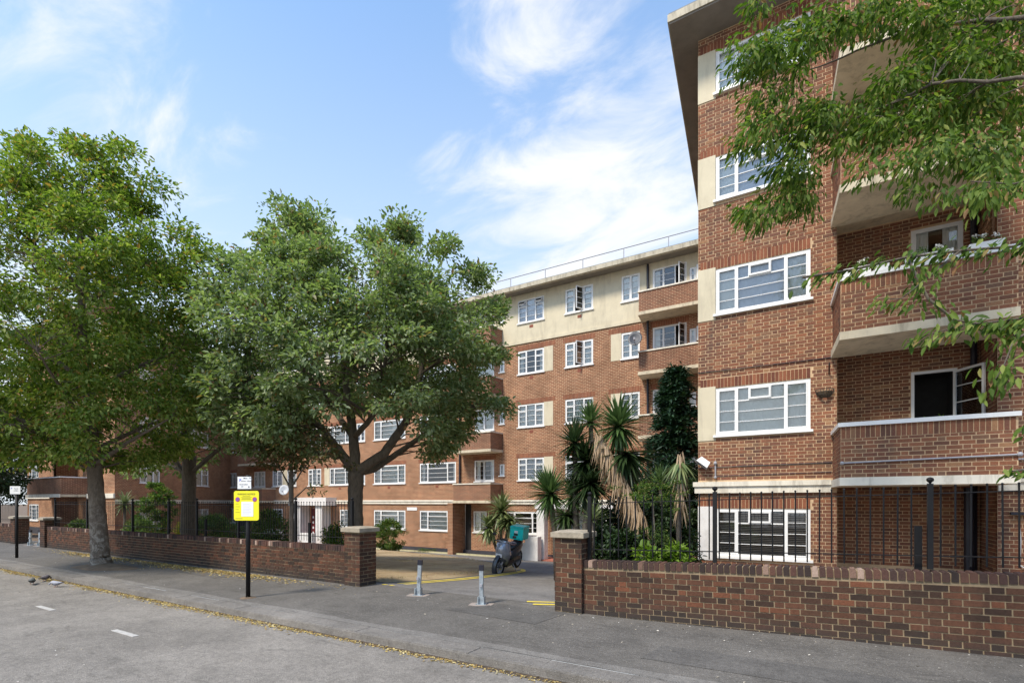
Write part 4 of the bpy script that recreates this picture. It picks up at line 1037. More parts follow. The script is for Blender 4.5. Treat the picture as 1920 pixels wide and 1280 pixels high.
M_sy = simple('sign_yellow', (.85, .78, .02), .35, .03); M_st = simple('sign_text', (.25, .22, .02), .6); M_sb = simple('roundel_blue', (.10, .12, .55), .4); M_sr = simple('roundel_red', (.55, .05, .10), .4)
M_sgt = simple('sign_print_dark', (.06, .06, .08), .6)
sp = thing('sign_post', 'yellow parking notice board and white bay plate on a black post', 'sign post', (-8.56, 5.23, 0), R(26), local=True)
link('post', MB().tube([(0, 0, 0), (0, 0, 2.17)], .037, 12).mesh('post', M_iron, True), sp)
link('footing', MB().lathe((0, 0, 0), [(.14, 0), (.10, .012), (.05, .02)], 9).mesh('footing', M_soil), sp)
def rrect(w_, h_, r, y0, y1, cx, cz):
    pts = []
    for qx, qz, a0 in ((w_/2-r, h_/2-r, 0), (-w_/2+r, h_/2-r, 90), (-w_/2+r, -h_/2+r, 180), (w_/2-r, -h_/2+r, 270)):
        for k in range(5): a = R(a0+22.5*k); pts.append((cx+qx+r*math.cos(a), cz+qz+r*math.sin(a)))
    return MB().loft([[(x, y0, z) for x, z in pts], [(x, y1, z) for x, z in pts]])
by = link('notice_board', rrect(.46, .52, .04, -.052, -.042, 0, 1.63).mesh('notice_board', M_sy), sp)
text('PARKING NOTICE', .040, (0, -.0535, 1.82), by, M_st, True)
for k, (wd, z) in enumerate(((.14, 1.795), (.2, 1.772), (.16, 1.752), (.19, 1.735))): link('print_line', MB().box(-wd/2, wd/2, -.0535, -.0522, z, z+.007).mesh('print_line', M_st), by)
for x in (-.16, .155):
    link('roundel', MB().lathe((x, -.0535, 1.74), [(.001, 0), (.043, 0), (.043, .001)], 18, 'y').mesh('roundel', M_sr), by)
    link('roundel_field', MB().lathe((x, -.0550, 1.74), [(.001, 0), (.031, 0), (.031, .001)], 18, 'y').mesh('roundel_field', M_sb), by)
    link('roundel_bar', MB().box(-.034, .034, -.0565, -.0558, -.006, .006, Matrix.Translation((x, 0, 1.74)) @ Matrix.Rotation(R(45), 4, 'Y')).mesh('roundel_bar', M_sr), by)
ins = link('paper_notice', MB().box(-.09, .13, -.055, -.0525, 1.44, 1.70).mesh('paper_notice', simple('paper', (.80, .80, .83), .5, .02)), by)
for k in range(7): link('print_line', MB().box(-.06, .06+.03*((k*5) % 2), -.0565, -.0553, 1.655-k*.028, 1.660-k*.028).mesh('print_line', simple('faint_print%d' % k, (.55, .56, .68), .6)), ins)
for k in range(4): link('print_line', MB().box(-.20, -.14+.02*(k % 2), -.0535, -.0522, 1.66-k*.05, 1.666-k*.05).mesh('print_line', M_st), by)
link('print_line', MB().box(-.20, -.07, -.0535, -.0522, 1.40, 1.408).mesh('print_line', M_st), by)
wp = link('bay_plate', MB().box(-.165, .085, -.048, -.042, 1.925, 2.14).mesh('bay_plate', M_white), sp)
text('P', .07, (-.115, -.0495, 2.055), wp, M_sb, True)
text('Mon - Fri', .040, (.02, -.0495, 2.10), wp, M_sgt); text('8.30 am - 5.30 pm', .026, (.0, -.0495, 2.055), wp, M_sgt); text('Permit holders', .026, (-.05, -.0495, 1.995), wp, M_sgt); text('only', .026, (-.08, -.0495, 1.96), wp, M_sgt)
link('arrow', MB().prism([(0, 0), (.03, 0), (.015, .03)], 0, .001).mesh('arrow', M_sgt), wp, (.03, -.0495, 1.95), rot=(R(90), 0, 0))
cl = MB(); 
for z in (1.5, 1.78, 1.97, 2.1): cl.box(-.05, .05, -.042, .04, z-.012, z+.012)
link('clamps', cl.mesh('clamps', M_greyp), sp)
s2 = thing('sign_post', 'slim black post with small white parking plate by the kerb at far left', 'sign post', (-20.71, 5.37, 0), R(30), local=True)
link('post', MB().tube([(0, 0, 0), (0, 0, 2.02)], .038, 10).mesh('post', M_iron, True), s2)
pp = link('bay_plate', MB().box(-.16, .16, -.05, -.042, 1.93, 2.17).mesh('bay_plate', M_white), s2)
text('P', .07, (-.11, -.0515, 2.08), pp, M_sb, True); text('Permit', .045, (.03, -.0515, 2.08), pp, M_sgt); text('holders', .045, (.03, -.0515, 2.02), pp, M_sgt)

# ------------------------------------------------------------------ scooter
M_sil = simple('silver_paint', (.36, .37, .41), .22, .1, metal=.4); M_blk = simple('black_plastic', (.02, .021, .024), .4, .2); M_dgr = simple('graphite_paint', (.07, .075, .085), .3, .1, metal=.3)
M_rub = simple('tyre_rubber', (.015, .015, .015), .8); M_teal = simple('teal_box', (.0, .66, .60), .45, .05); M_tdk = simple('teal_lid', (.0, .48, .44), .4, .05)
M_chr = simple('chrome', (.7, .7, .72), .12, .03, metal=1); M_seat = simple('seat_vinyl', (.025, .027, .03), .5)
hx, hy = -7.98, 12.55
hd = math.atan2(12.55-13.85, -7.98+8.13)    # heading of the front
sc_ = thing('scooter', 'silver and black scooter with teal delivery box parked on the yellow line', 'scooter', (hx-.68*math.cos(hd), hy-.68*math.sin(hd), slope(13.2)), hd, local=True)
sc_.rotation_euler = (R(-7), math.atan(.075), hd)
def wheel(x, r):
    prof = [(r-.09, -.055), (r-.03, -.06), (r, -.03), (r, .03), (r-.03, .06), (r-.09, .055)]
    o = link('wheel', MB().lathe((0, 0, 0), [(.02, -.04), (.06, -.045), (.06, .045), (.02, .04)], 12, 'y').mesh('hub', M_dgr, True), sc_, (x, 0, r))
    link('tyre', MB().lathe((0, 0, 0), prof+[prof[0]], 24, 'y').mesh('tyre', M_rub, True), o)
    s = MB()
    for k in range(7):
        a = k*2*math.pi/7; s.tube([(.04*math.cos(a), 0, .04*math.sin(a)), ((r-.08)*math.cos(a+.15), 0, (r-.08)*math.sin(a+.15))], .014, 5)
    s.lathe((0, 0, 0), [(r-.10, -.05), (r-.085, -.05), (r-.085, .05), (r-.10, .05), (r-.10, -.05)], 24, 'y'); link('rim', s.mesh('rim', M_greyp), o)
    link('brake_disc', MB().lathe((0, .06, 0), [(.05, 0), (.11, 0), (.11, .006), (.05, .006)], 18, 'y').mesh('brake_disc', M_chr), o)
wheel(.68, .32); wheel(-.68, .32)
def sec(x, z0, z1, w0, w1): return [(x, -w0, z0), (x, w0, z0), (x, w1, (z0+z1)/2), (x, w1*.8, z1), (x, -w1*.8, z1), (x, -w1, (z0+z1)/2)]
link('rear_body', MB().loft([sec(.05, .38, .66, .10, .13), sec(-.2, .42, .74, .13, .17), sec(-.55, .50, .80, .12, .17), sec(-.85, .62, .82, .06, .10)]).mesh('rear_body', M_dgr, True), sc_)
link('footboard', MB().loft([sec(.42, .26, .40, .14, .17), sec(.0, .26, .42, .15, .18)]).mesh('footboard', M_blk), sc_)
link('engine', MB().loft([sec(-.15, .25, .45, .10, .12), sec(-.7, .24, .42, .09, .12)]).mesh('engine', M_blk), sc_)
link('exhaust', MB().tube([(-.1, -.12, .22), (-.35, -.16, .26), (-.9, -.17, .38)], [.02, .055, .05], 10).mesh('exhaust', M_chr, True), sc_)
link('seat', MB().loft([sec(.0, .70, .78, .10, .12), sec(-.3, .76, .84, .15, .16), sec(-.6, .80, .90, .15, .16), sec(-.8, .82, .90, .10, .12)]).mesh('seat', M_seat, True), sc_)
link('front_shield', MB().loft([sec(.36, .34, .92, .14, .24), sec(.47, .34, 1.0, .17, .25), sec(.60, .52, .98, .12, .17), sec(.72, .70, .88, .05, .09)]).mesh('front_shield', M_sil, True), sc_)
link('front_lower', MB().loft([sec(.40, .28, .62, .13, .21), sec(.58, .34, .62, .09, .15), sec(.66, .48, .62, .05, .08)]).mesh('front_lower', M_dgr, True), sc_)
for s in (-1, 1):
    link('headlight', MB().ball((.625, s*.075, .86), .055, 10, 6, (.7, 1, 1)).mesh('headlight', M_chr, True), sc_)
    link('fork', MB().tube([(.50, s*.08, .62), (.68, s*.085, .32)], .022, 8).mesh('fork', M_greyp, True), sc_)
    link('mirror', MB().tube([(.42, s*.22, 1.04), (.44, s*.30, 1.18)], .007, 5).ball((.44, s*.33, 1.21), .06, 8, 6, (.3, 1.1, .7)).mesh('mirror', M_blk, True), sc_)
    link('grip', MB().tube([(.40, s*.20, 1.02), (.36, s*.36, 1.0)], .018, 8).mesh('grip', M_blk), sc_)
link('front_mudguard', MB().lathe((.68, 0, .32), [(.33, -.065), (.345, -.04), (.35, 0), (.345, .04), (.33, .065)], 24, 'y').mesh('front_mudguard', M_dgr, True), sc_)
link('handlebar', MB().loft([sec(.34, .98, 1.06, .08, .10), sec(.50, .96, 1.06, .10, .13)]).tube([(.41, -.24, 1.03), (.41, .24, 1.03)], .014, 6).mesh('handlebar', M_sil, True), sc_)
link('windscreen_trim', MB().box(.42, .47, -.12, .12, 1.06, 1.12).mesh('windscreen_trim', M_blk), sc_)
link('number_plate', MB().box(.72, .732, -.10, .10, .60, .70).mesh('number_plate', simple('plate_white', (.8, .78, .8), .4, .03)), sc_)
bxm = MB().loft([[(x, y, z) for x, y in ((-.98, -.25), (-.44, -.25), (-.44, .25), (-.98, .25))] for z in (.94, .97)]).loft([[(x*k+(-.71)*(1-k), y*k, z) for x, y in ((-.99, -.26), (-.43, -.26), (-.43, .26), (-.99, .26))] for z, k in ((.971, .96), (1.0, 1), (1.32, 1), (1.345, .97))])
bo = link('delivery_box', bxm.mesh('delivery_box', M_teal), sc_, (-.10, 0, .14), scale=(.86, .86, .86))
link('lid', MB().loft([[(x*k+(-.71)*(1-k), y*k, z) for x, y in ((-1.0, -.27), (-.42, -.27), (-.42, .27), (-1.0, .27))] for z, k in ((1.346, 1), (1.40, 1), (1.43, .9))]).mesh('lid', M_tdk), bo)
link('emblem', MB().box(-.4285, -.424, -.08, .05, 1.18, 1.27).mesh('emblem', M_white), bo)
link('emblem_bar', MB().box(-.4285, -.423, -.1, .06, 1.09, 1.17).mesh('emblem_bar', M_blk), bo)
link('carrier', MB().box(-.9, -.5, -.1, .1, .89, .938).mesh('carrier', M_blk), sc_)
link('stand', MB().tube([(-.1, .1, .3), (-.12, .26, .04)], .014, 6).mesh('stand', M_greyp), sc_)
rag = link('seat_cloth', MB().ball((-.25, .0, .86), .12, 10, 6, (1.1, 1, .5)).mesh('seat_cloth', simple('pink_cloth', (.45, .28, .27), .9), True), sc_)

# ------------------------------------------------------------------ pigeons
def pigeon(px, py, heading, col, label):
    p = to_world(px, py, (EYE+.105)*FPX/(py-HOR))
    t = thing('pigeon', label, 'pigeon', (p.x, p.y, -.105), heading, 'pigeons in the road', local=True)
    secs = []
    for x, z, rw_, rh in ((-.15, .105, .012, .006), (-.10, .10, .025, .014), (-.05, .085, .045, .035), (.0, .08, .056, .048), (.05, .085, .05, .05), (.085, .10, .036, .038), (.11, .10, .022, .024), (.135, .085, .021, .022), (.16, .065, .022, .022), (.178, .052, .012, .012)):
        secs.append([(x, rw_*math.cos(a), z+rh*math.sin(a)) for a in lin(0, 2*math.pi, 10)[:-1]])
    link('body', MB().loft(secs).mesh('body', simple('pigeon_%s' % heading, col, .7, .25, scale=30), True), t)
    link('beak', MB().tube([(.175, 0, .05), (.196, 0, .04)], [.006, .001], 5).mesh('beak', M_blk), t)
    for s in (-1, 1):
        link('wing', MB().loft([[(.05, s*.048, .10), (.05, s*.056, .075), (.03, s*.05, .06)], [(-.05, s*.05, .10), (-.05, s*.055, .08), (-.06, s*.04, .07)], [(-.16, s*.015, .108), (-.165, s*.018, .10), (-.16, s*.01, .098)]]).mesh('wing', simple('wing_%s%d' % (heading, s), tuple(c*.6 for c in col), .7), True), t)
        link('leg', MB().tube([(.0, s*.025, .05), (.005, s*.028, .005), (.03, s*.03, .003)], .004, 5).mesh('leg', simple('pigeon_leg%s%d' % (heading, s), (.3, .08, .06), .7)), t)
    link('tail', MB().loft([[(-.12, -.02, .108), (-.12, .02, .108), (-.12, .02, .102), (-.12, -.02, .102)], [(-.22, -.03, .112), (-.22, .03, .112), (-.22, .03, .109), (-.22, -.03, .109)]]).mesh('tail', M_blk), t)
pigeon(60, 1095, 2.7, (.09, .10, .10), 'dark grey pigeon pecking with head down, leftmost of the three')
pigeon(84, 1089, 2.2, (.16, .14, .15), 'brownish pigeon partly hidden behind the leftmost dark pigeon')
pigeon(106, 1100, 3.6, (.32, .33, .38), 'pale grey pigeon pecking, nearest the camera')

# ------------------------------------------------------------------ foliage
def leaf_mesh(name, P, D, Nn, S, mat, width=.5, curl=.12):
    """P positions, D leaf directions, Nn normals, S sizes (numpy)"""
    n = len(P); side = np.cross(D, Nn); side /= np.linalg.norm(side, axis=1, keepdims=True)+1e-9
    Nn = np.cross(side, D)
    S_ = S[:, None]
    v = np.empty((n, 6, 3), np.float32)
    v[:, 0] = P; v[:, 1] = P+D*S_*.35+side*S_*width*.5+Nn*S_*curl; v[:, 2] = P+D*S_*.72+side*S_*width*.36+Nn*S_*curl*.6
    v[:, 3] = P+D*S_-Nn*S_*curl; v[:, 4] = P+D*S_*.72-side*S_*width*.36+Nn*S_*curl*.6; v[:, 5] = P+D*S_*.35-side*S_*width*.5+Nn*S_*curl
    me = bpy.data.meshes.new(name); me.vertices.add(n*6); me.vertices.foreach_set('co', v.ravel())
    quads = np.array([[0, 1, 2, 3], [0, 3, 4, 5]], np.int32)
    idx = (np.arange(n, dtype=np.int32)[:, None, None]*6+quads[None]).reshape(-1)
    me.loops.add(len(idx)); me.loops.foreach_set('vertex_index', idx)
    me.polygons.add(n*2); me.polygons.foreach_set('loop_start', np.arange(0, n*8, 4, dtype=np.int32)); 
    me.update(calc_edges=True)
    me.materials.append(mat)
    a = me.attributes.new('rnd', 'FLOAT', 'FACE'); a.data.foreach_set('value', np.repeat(rng.random(n)**1.0, 2).astype(np.float32))
    return me
def unitv(a): return a/(np.linalg.norm(a, axis=1, keepdims=True)+1e-9)
def clumps(centers, rad, per, size, centre, flat=.55, droop=.25, up=1.0, spread=.6, shell=0.0):
    centers = np.asarray(centers); n = len(centers)*per
    c = np.repeat(centers, per, 0)
    r = np.asarray(rad); r = np.repeat(r, per) if r.ndim else np.repeat(float(r)*rng.uniform(.55, 1.25, len(centers)), per)
    d = unitv(rng.normal(size=(n, 3))); q = rng.random(n)**(1/2.2)
    off = d*q[:, None]*r[:, None]; off[:, 2] *= flat
    P = c+off
    out = unitv(P-np.asarray(centre)); out2 = unitv(off+1e-6)
    D = unitv(out*.45+out2*.7+rng.normal(size=(n, 3))*spread+np.array([0, 0, -droop]))
    Nn = unitv(np.array([0, 0, up])+out*.35+rng.normal(size=(n, 3))*.38)
    S = size*rng.uniform(.7, 1.25, n)
    return P, D, Nn, S
def interp(x, xs, ys): return float(np.interp(x, xs, ys))
def crown_points(c, prof, n, inner=.35, seed=1, wob=.28, squash=1.0, dens=-.12, lobes=None):
    zs = [p[0] for p in prof]; rs = [p[1] for p in prof]; out = []
    random.seed(seed); tries = 0
    while len(out) < n and tries < n*60:
        tries += 1
        z = random.uniform(zs[0], zs[-1]); a = random.uniform(0, 2*math.pi)
        Rm = interp(z, zs, rs)
        if random.random() > Rm/max(rs)+.12: continue
        Rm *= 1+wob*noise.noise(Vector((math.cos(a)*1.3+seed, math.sin(a)*1.3, z*.55)))*1.6
        r = Rm*(inner+(1-inner)*random.random()**.55) if random.random() < .8 else Rm*random.random()
        x, y = c[0]+r*math.cos(a), c[1]+r*math.sin(a)*squash
        if noise.noise(Vector((x*.9, y*.9, z*1.1+seed*3))) < dens: continue
        out.append((x, y, z))
    return out
def limb_tubes(limbs, tips, seg=7, rtip=.012, maxl=9, wig=0):
    """limbs: list of (points, radii); every tip is joined by a thin curved twig to the nearest limb point"""
    mb = MB(); pts = []
    for P, Rr in limbs:
        fine = []; fr = []
        for i in range(len(P)-1):
            a, b = Vector(P[i]), Vector(P[i+1])
            for k in range(6):
                t = k/6; fine.append(a.lerp(b, t)+Vector((random.uniform(-1, 1), random.uniform(-1, 1), 0))*(.012+.35*Rr[-1]*0+wig)*(1 if i or k else 0)); fr.append(Rr[i]+(Rr[i+1]-Rr[i])*t)
        fine.append(Vector(P[-1])); fr.append(Rr[-1]); mb.tube(fine, fr, 10)
        pts += [(p, r) for p, r in zip(fine, fr)][4:]
    A = np.array([tuple(p) for p, r in pts])
    for t in tips:
        tv = Vector(t); d = np.linalg.norm(A-np.array(t), axis=1)+np.maximum(0, A[:, 2]-t[2]+.15)*2.0
        i = int(d.argmin()); b, r = pts[i]; L_ = (tv-b).length
        if L_ > maxl: continue
        mid = b.lerp(tv, .5)+Vector((random.uniform(-.1, .1), random.uniform(-.1, .1), .10*L_))
        r0 = min(r*.5, .012+.010*L_); mb.tube([b, mid, tv], [r0, r0*.6, rtip*.5], 4, False)
    return mb
def tree(name, label, base, limbs, centers, crown_c, leafkw, mat, bmat, rad, group=None, twigs=True):
    t = thing(name, label, 'tree', base, group=group)
    tips = centers if twigs else []
    link('trunk', limb_tubes(limbs, [centers[i] for i in range(0, len(centers), 2)] if twigs else []).mesh('trunk', bmat, True), t)
    P, D, Nn, S = clumps(centers, rad, centre=crown_c, **leafkw)
    k = kind(link('crown', leaf_mesh('crown', P, D, Nn, S, mat), t), 'stuff')
    return t
def flare(base, top, r0, r1):
    b, t = Vector(base), Vector(top)
    P = [b-Vector((0, 0, .1)), b+Vector((0, 0, .06)), b+(t-b)*.08+Vector((.0, 0, .0)), b+(t-b)*.3, b+(t-b)*.62, t]
    return P, [r0*1.65, r0*1.25, r0*1.02, r0*.93, r0*.85, r1]
def proj(p):
    c, s = math.cos(PHI), math.sin(PHI); X = c*p[0]+s*p[1]; Z = -s*p[0]+c*p[1]; return 960+FPX*X/Z, HOR-FPX*(p[2]-EYE)/Z, Z
# T1: street tree on the pavement
T1 = Vector((-15.92, 5.75, 0)); c1 = (-16.5, 5.5)
zs = [2.7, 3.4, 4.9, 6.1, 7.1, 7.8, 8.6, 9.3, 9.9, 10.4]; rs = [2.0, 3.0, 3.45, 3.5, 3.4, 3.1, 2.35, 1.95, 1.5, .8]
cen = crown_points(c1, list(zip(zs, rs)), 760, seed=3, dens=-.14, wob=.2)
cen = [c for c in cen if proj(c)[0] < np.interp(proj(c)[1], [240, 260, 330, 400, 440, 480, 560, 900], [200, 225, 262, 298, 340, 368, 385, 385])]
for px, py in ((40, 255), (60, 262), (30, 300), (128, 250), (140, 262), (178, 265), (160, 255), (215, 262), (232, 275), (210, 290), (280, 330), (300, 355), (345, 420), (370, 450), (385, 470), (330, 430), (395, 520), (15, 330)):
    for _ in range(2): cen.append(tuple(to_world(px+random.gauss(0, 5), py+14+random.gauss(0, 6), 13.3+random.uniform(-.6, .6))))
top1 = Vector((-16.08, 5.65, 2.9))
P0, R0 = flare(T1, top1, .215, .16)
L1 = [(P0, R0), ([top1, (-16.2, 5.6, 4.4), (-16.4, 5.5, 6.5), (-16.5, 5.5, 8.6), (-16.5, 5.5, 9.9)], [.16, .13, .09, .06, .02])]
for a, z0, ln, rise in ((.3, 2.6, 2.6, 1.2), (1.4, 3.0, 2.4, 1.5), (2.6, 2.5, 2.6, .9), (3.7, 2.9, 2.6, 1.3), (4.8, 2.7, 2.5, 1.5), (5.6, 3.3, 2.6, 1.6), (.9, 4.6, 2.4, 1.5), (2.2, 4.9, 2.3, 1.4), (3.3, 5.2, 2.2, 1.4), (4.3, 4.8, 2.3, 1.5), (5.5, 5.6, 2.2, 1.3), (1.0, 7.0, 1.8, 1.1), (3.0, 7.2, 1.8, 1.2), (5.0, 7.1, 1.8, 1.1)):
    b = Vector((interp(z0, [2.9, 10], [-16.08, -16.5]), 5.6, z0)); d = Vector((math.cos(a), math.sin(a), 0))
    L1.append(([b, b+d*ln*.45+Vector((0, 0, rise*.5)), b+d*ln+Vector((0, 0, rise))], [.07, .045, .015]))
tree('street_tree', 'tall leafy street tree with patchy grey trunk growing in the pavement by the kerb', tuple(T1), L1, cen, (-16.5, 5.5, 5.5), dict(per=104, size=.115, flat=.5, droop=.35, spread=.5), M_leafA, M_bark, .50)
# T2: broad tree behind the left gate pillar
T2 = Vector((-11.5, 10.3, slope(10.3))); c2 = (-11.75, 10.4)
zs = [2.7, 3.1, 3.8, 5.0, 6.2, 7.2, 7.8, 8.3, 8.8]; rs = [1.2, 3.0, 3.7, 4.05, 4.0, 3.8, 3.4, 2.6, 1.2]
cen = crown_points(c2, list(zip(zs, rs)), 1050, seed=11, wob=.18, dens=-.2, inner=.45)
cen = [c for c in cen if not (c[2] < 3.6 and math.hypot(c[0]-c2[0], c[1]-c2[1]) < 1.7)]
def proj(p):
    c, s = math.cos(PHI), math.sin(PHI); X = c*p[0]+s*p[1]; Z = -s*p[0]+c*p[1]; return 960+FPX*X/Z, HOR-FPX*(p[2]-EYE)/Z, Z
cen = [c for c in cen if not (585 < proj(c)[0] < 800 and proj(c)[1] > 770) and not (proj(c)[1] > 845 and proj(c)[0] < 560)]
cen = [c for c in cen if proj(c)[0] < 925 and proj(c)[0] > 375 and proj(c)[1] > np.interp(proj(c)[0], [380, 430, 480, 520, 560, 620, 690, 740, 765, 800, 850, 900, 950], [500, 480, 475, 425, 415, 445, 450, 430, 415, 450, 500, 545, 620])]
rr = random.Random(5)
def pk(px, py, n, Z=14.9, sp=.2):
    for _ in range(n):
        p = to_world(px, py, Z+rr.uniform(-.6, .6)); cen.append((p.x+rr.gauss(0, sp), p.y+rr.gauss(0, sp), p.z+rr.gauss(0, sp*.8)))
for px, py, n in ((545, 405, 8), (560, 430, 14), (500, 455, 10), (610, 440, 8), (765, 415, 5), (760, 445, 10), (820, 465, 8), (700, 455, 10), (890, 520, 10), (925, 585, 9), (920, 660, 8), (440, 480, 8), (385, 560, 8), (930, 760, 6), (380, 800, 6)): pk(px, py, n)
fk = Vector((-11.55, 10.35, 2.55)); P0, R0 = flare(T2, fk, .25, .23)
def W(px, py, Z): return to_world(px, py, Z)
L2 = [(P0, R0),
      ([fk, W(640, 850, 14.9), W(600, 800, 14.6), W(530, 750, 14.2), W(470, 720, 13.9)], [.17, .13, .10, .07, .03]),
      ([fk, W(663, 820, 14.9), W(650, 730, 15.1), W(640, 620, 15.2), W(620, 500, 15.2)], [.17, .14, .10, .06, .02]),
      ([fk, W(720, 850, 14.7), W(762, 790, 14.6), W(790, 700, 14.6), W(800, 600, 14.8), W(790, 500, 14.8)], [.16, .135, .11, .08, .05, .02]),
      ([fk, W(700, 880, 15.2), W(745, 850, 15.6), W(830, 790, 16.0), W(890, 720, 16.3)], [.13, .10, .09, .06, .02]),
      ([W(640, 850, 14.9), W(590, 850, 15.3), W(520, 830, 15.8), W(450, 800, 16.3)], [.10, .08, .06, .02]),
      ([W(663, 820, 14.9), W(700, 780, 14.0), W(720, 700, 13.2), W(730, 600, 12.8)], [.09, .07, .05, .02]),
      ([W(663, 820, 14.9), W(620, 760, 16), W(580, 660, 16.8), W(560, 540, 17)], [.10, .08, .05, .02]),
      ([W(620, 760, 14.9), W(560, 680, 13.2), W(500, 600, 12.6)], [.08, .05, .02])]
tree('garden_tree', 'broad spreading tree with forked brown trunk rising behind the left gate pillar', tuple(T2), L2, cen, (-11.7, 10.4, 5.2), dict(per=80, size=.135, flat=.6, droop=.15, spread=.6), M_leafB, M_barkB, .46)
# T3: darker tree behind the street tree
T3 = Vector((-17.4, 8.6, -.1)); cen = crown_points((-18.6, 8.9), [(3.0, 1.8), (4, 2.8), (6, 3.0), (8, 2.0)], 26, seed=21)
cen += [tuple(on_plane(px, py, 9)) for px, py in ((325, 850), (335, 875), (310, 850), (280, 870), (250, 885), (350, 890))]
P0, R0 = flare(T3, (-17.5, 8.7, 3.2), .24, .2)
tree('garden_tree', 'dark trunked tree in the garden directly behind the pavement tree', tuple(T3), [(P0, R0), ([(-17.5, 8.7, 3.2), (-18.2, 8.8, 5), (-18.6, 8.9, 7)], [.17, .1, .03]), ([(-17.5, 8.7, 2.4), (-18.5, 8.5, 3.4), (-20, 8.4, 4.2)], [.09, .06, .02]), ([(-17.5, 8.7, 2.6), (-16.3, 8.9, 3.3), (-14.9, 9.2, 4)], [.08, .06, .02])], cen, (-18.5, 8.8, 4.5), dict(per=60, size=.15), M_leafB, M_barkB, .5)
# T4: young tree behind the left railing with brown-tinged leaves
M_leafE = leaf_mat('leaf_browning', [(0, (.05, .06, .025)), (.4, (.09, .11, .04)), (.7, (.16, .12, .06)), (1, (.22, .10, .06))])
b4 = on_plane(548, 1000, 8.4); b4.z = -.05
cen = [tuple(on_plane(548+random.gauss(0, 48), 845+random.gauss(0, 22), 8.4+random.gauss(0, .5))) for _ in range(80)]
P0, R0 = flare(b4, (b4.x-.05, b4.y, 2.3), .07, .06)
tree('young_tree', 'slender young tree with brown-tinged leaves behind the left railing', tuple(b4), [(P0, R0), ([(b4.x-.05, b4.y, 2.3), (b4.x, b4.y, 3.4)], [.05, .02]), ([(b4.x-.05, b4.y, 2.0), (b4.x-.6, b4.y, 2.7)], [.03, .01]), ([(b4.x-.05, b4.y, 2.1), (b4.x+.6, b4.y+.1, 2.8)], [.03, .01])], cen, (b4.x, b4.y, 2.6), dict(per=34, size=.10), M_leafE, M_barkB, .26)
# T5: dark tree at the far left, and trees beyond
for k, (x, y, zb, h, r, lab) in enumerate(((-40, 6.8, 0, 9.5, 3.6, 'dark leafy tree at the far left edge beyond the distant gateway'), (-56, 13, 0, 11, 5.0, 'tall dark tree behind the far left end of the wing'), (-50.5, 9.5, 0, 8, 3.0, 'small dark tree hanging over the far left railing'))):
    cen = crown_points((x, y), [(1.6, r*.5), (3, r*.9), (h*.5, r), (h*.8, r*.75), (h, r*.2)], 260, seed=31+k)
    P0, R0 = flare((x, y, 0), (x, y, 3), .25, .2)
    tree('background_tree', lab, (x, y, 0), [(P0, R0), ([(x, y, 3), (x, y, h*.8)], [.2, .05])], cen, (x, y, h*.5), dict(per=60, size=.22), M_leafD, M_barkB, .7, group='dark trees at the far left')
# overhanging tree, its trunk on the pavement just right of the picture
ov = thing('overhanging_tree', 'tree branches with pointed leaves hanging into the upper right corner in front of the wing', 'tree', (5.5, 5.6, 0))
cen = []; rad = []
def E(cx_, cy_, rx, ry, Z, n, sp=.5):
    for _ in range(n):
        a = random.uniform(0, 6.283); q = math.sqrt(random.random()); p = to_world(cx_+rx*q*math.cos(a), cy_+ry*q*math.sin(a), Z+random.uniform(-sp, sp)); cen.append(tuple(p))
random.seed(12)
for e in ((1425, 8, 25, 12, 6.8, 4), (1415, 90, 45, 28, 6.8, 11), (1395, 125, 25, 30, 6.8, 6), (1475, 75, 60, 35, 6.9, 16), (1455, 140, 45, 40, 6.9, 14), (1420, 195, 28, 30, 6.8, 5), (1540, 45, 60, 35, 7, 16), (1610, 30, 50, 40, 7, 14),
          (1700, 30, 90, 50, 7.2, 34), (1830, 60, 110, 90, 7.2, 70), (1780, 150, 110, 70, 7, 50), (1870, 200, 70, 70, 7, 34), (1600, 215, 90, 38, 6.8, 32), (1690, 175, 70, 50, 7, 28), (1490, 215, 70, 35, 6.8, 16), (1430, 262, 60, 32, 6.6, 14), (1530, 265, 70, 35, 6.7, 20), (1640, 255, 60, 30, 6.7, 16), (1755, 225, 70, 40, 6.9, 24),
          (1500, 320, 55, 30, 6.6, 14), (1475, 365, 50, 26, 6.6, 11), (1410, 395, 38, 26, 6.6, 8), (1500, 390, 25, 15, 6.6, 4), (1415, 425, 15, 14, 6.6, 2), (1850, 285, 70, 35, 5.8, 18), (1770, 290, 70, 22, 5.8, 10), (1700, 305, 50, 16, 5.8, 6), (1880, 330, 50, 25, 5.4, 8), (1620, 312, 30, 8, 5.8, 3), (1720, 355, 60, 14, 5.4, 4), (1830, 365, 30, 12, 5.0, 3)): E(*e)
per = 33
P, D, Nn, S = clumps(cen[::1], .23, per, .105, (2.0, 8, 6), flat=.8, droop=1.15, up=.6, spread=.38)
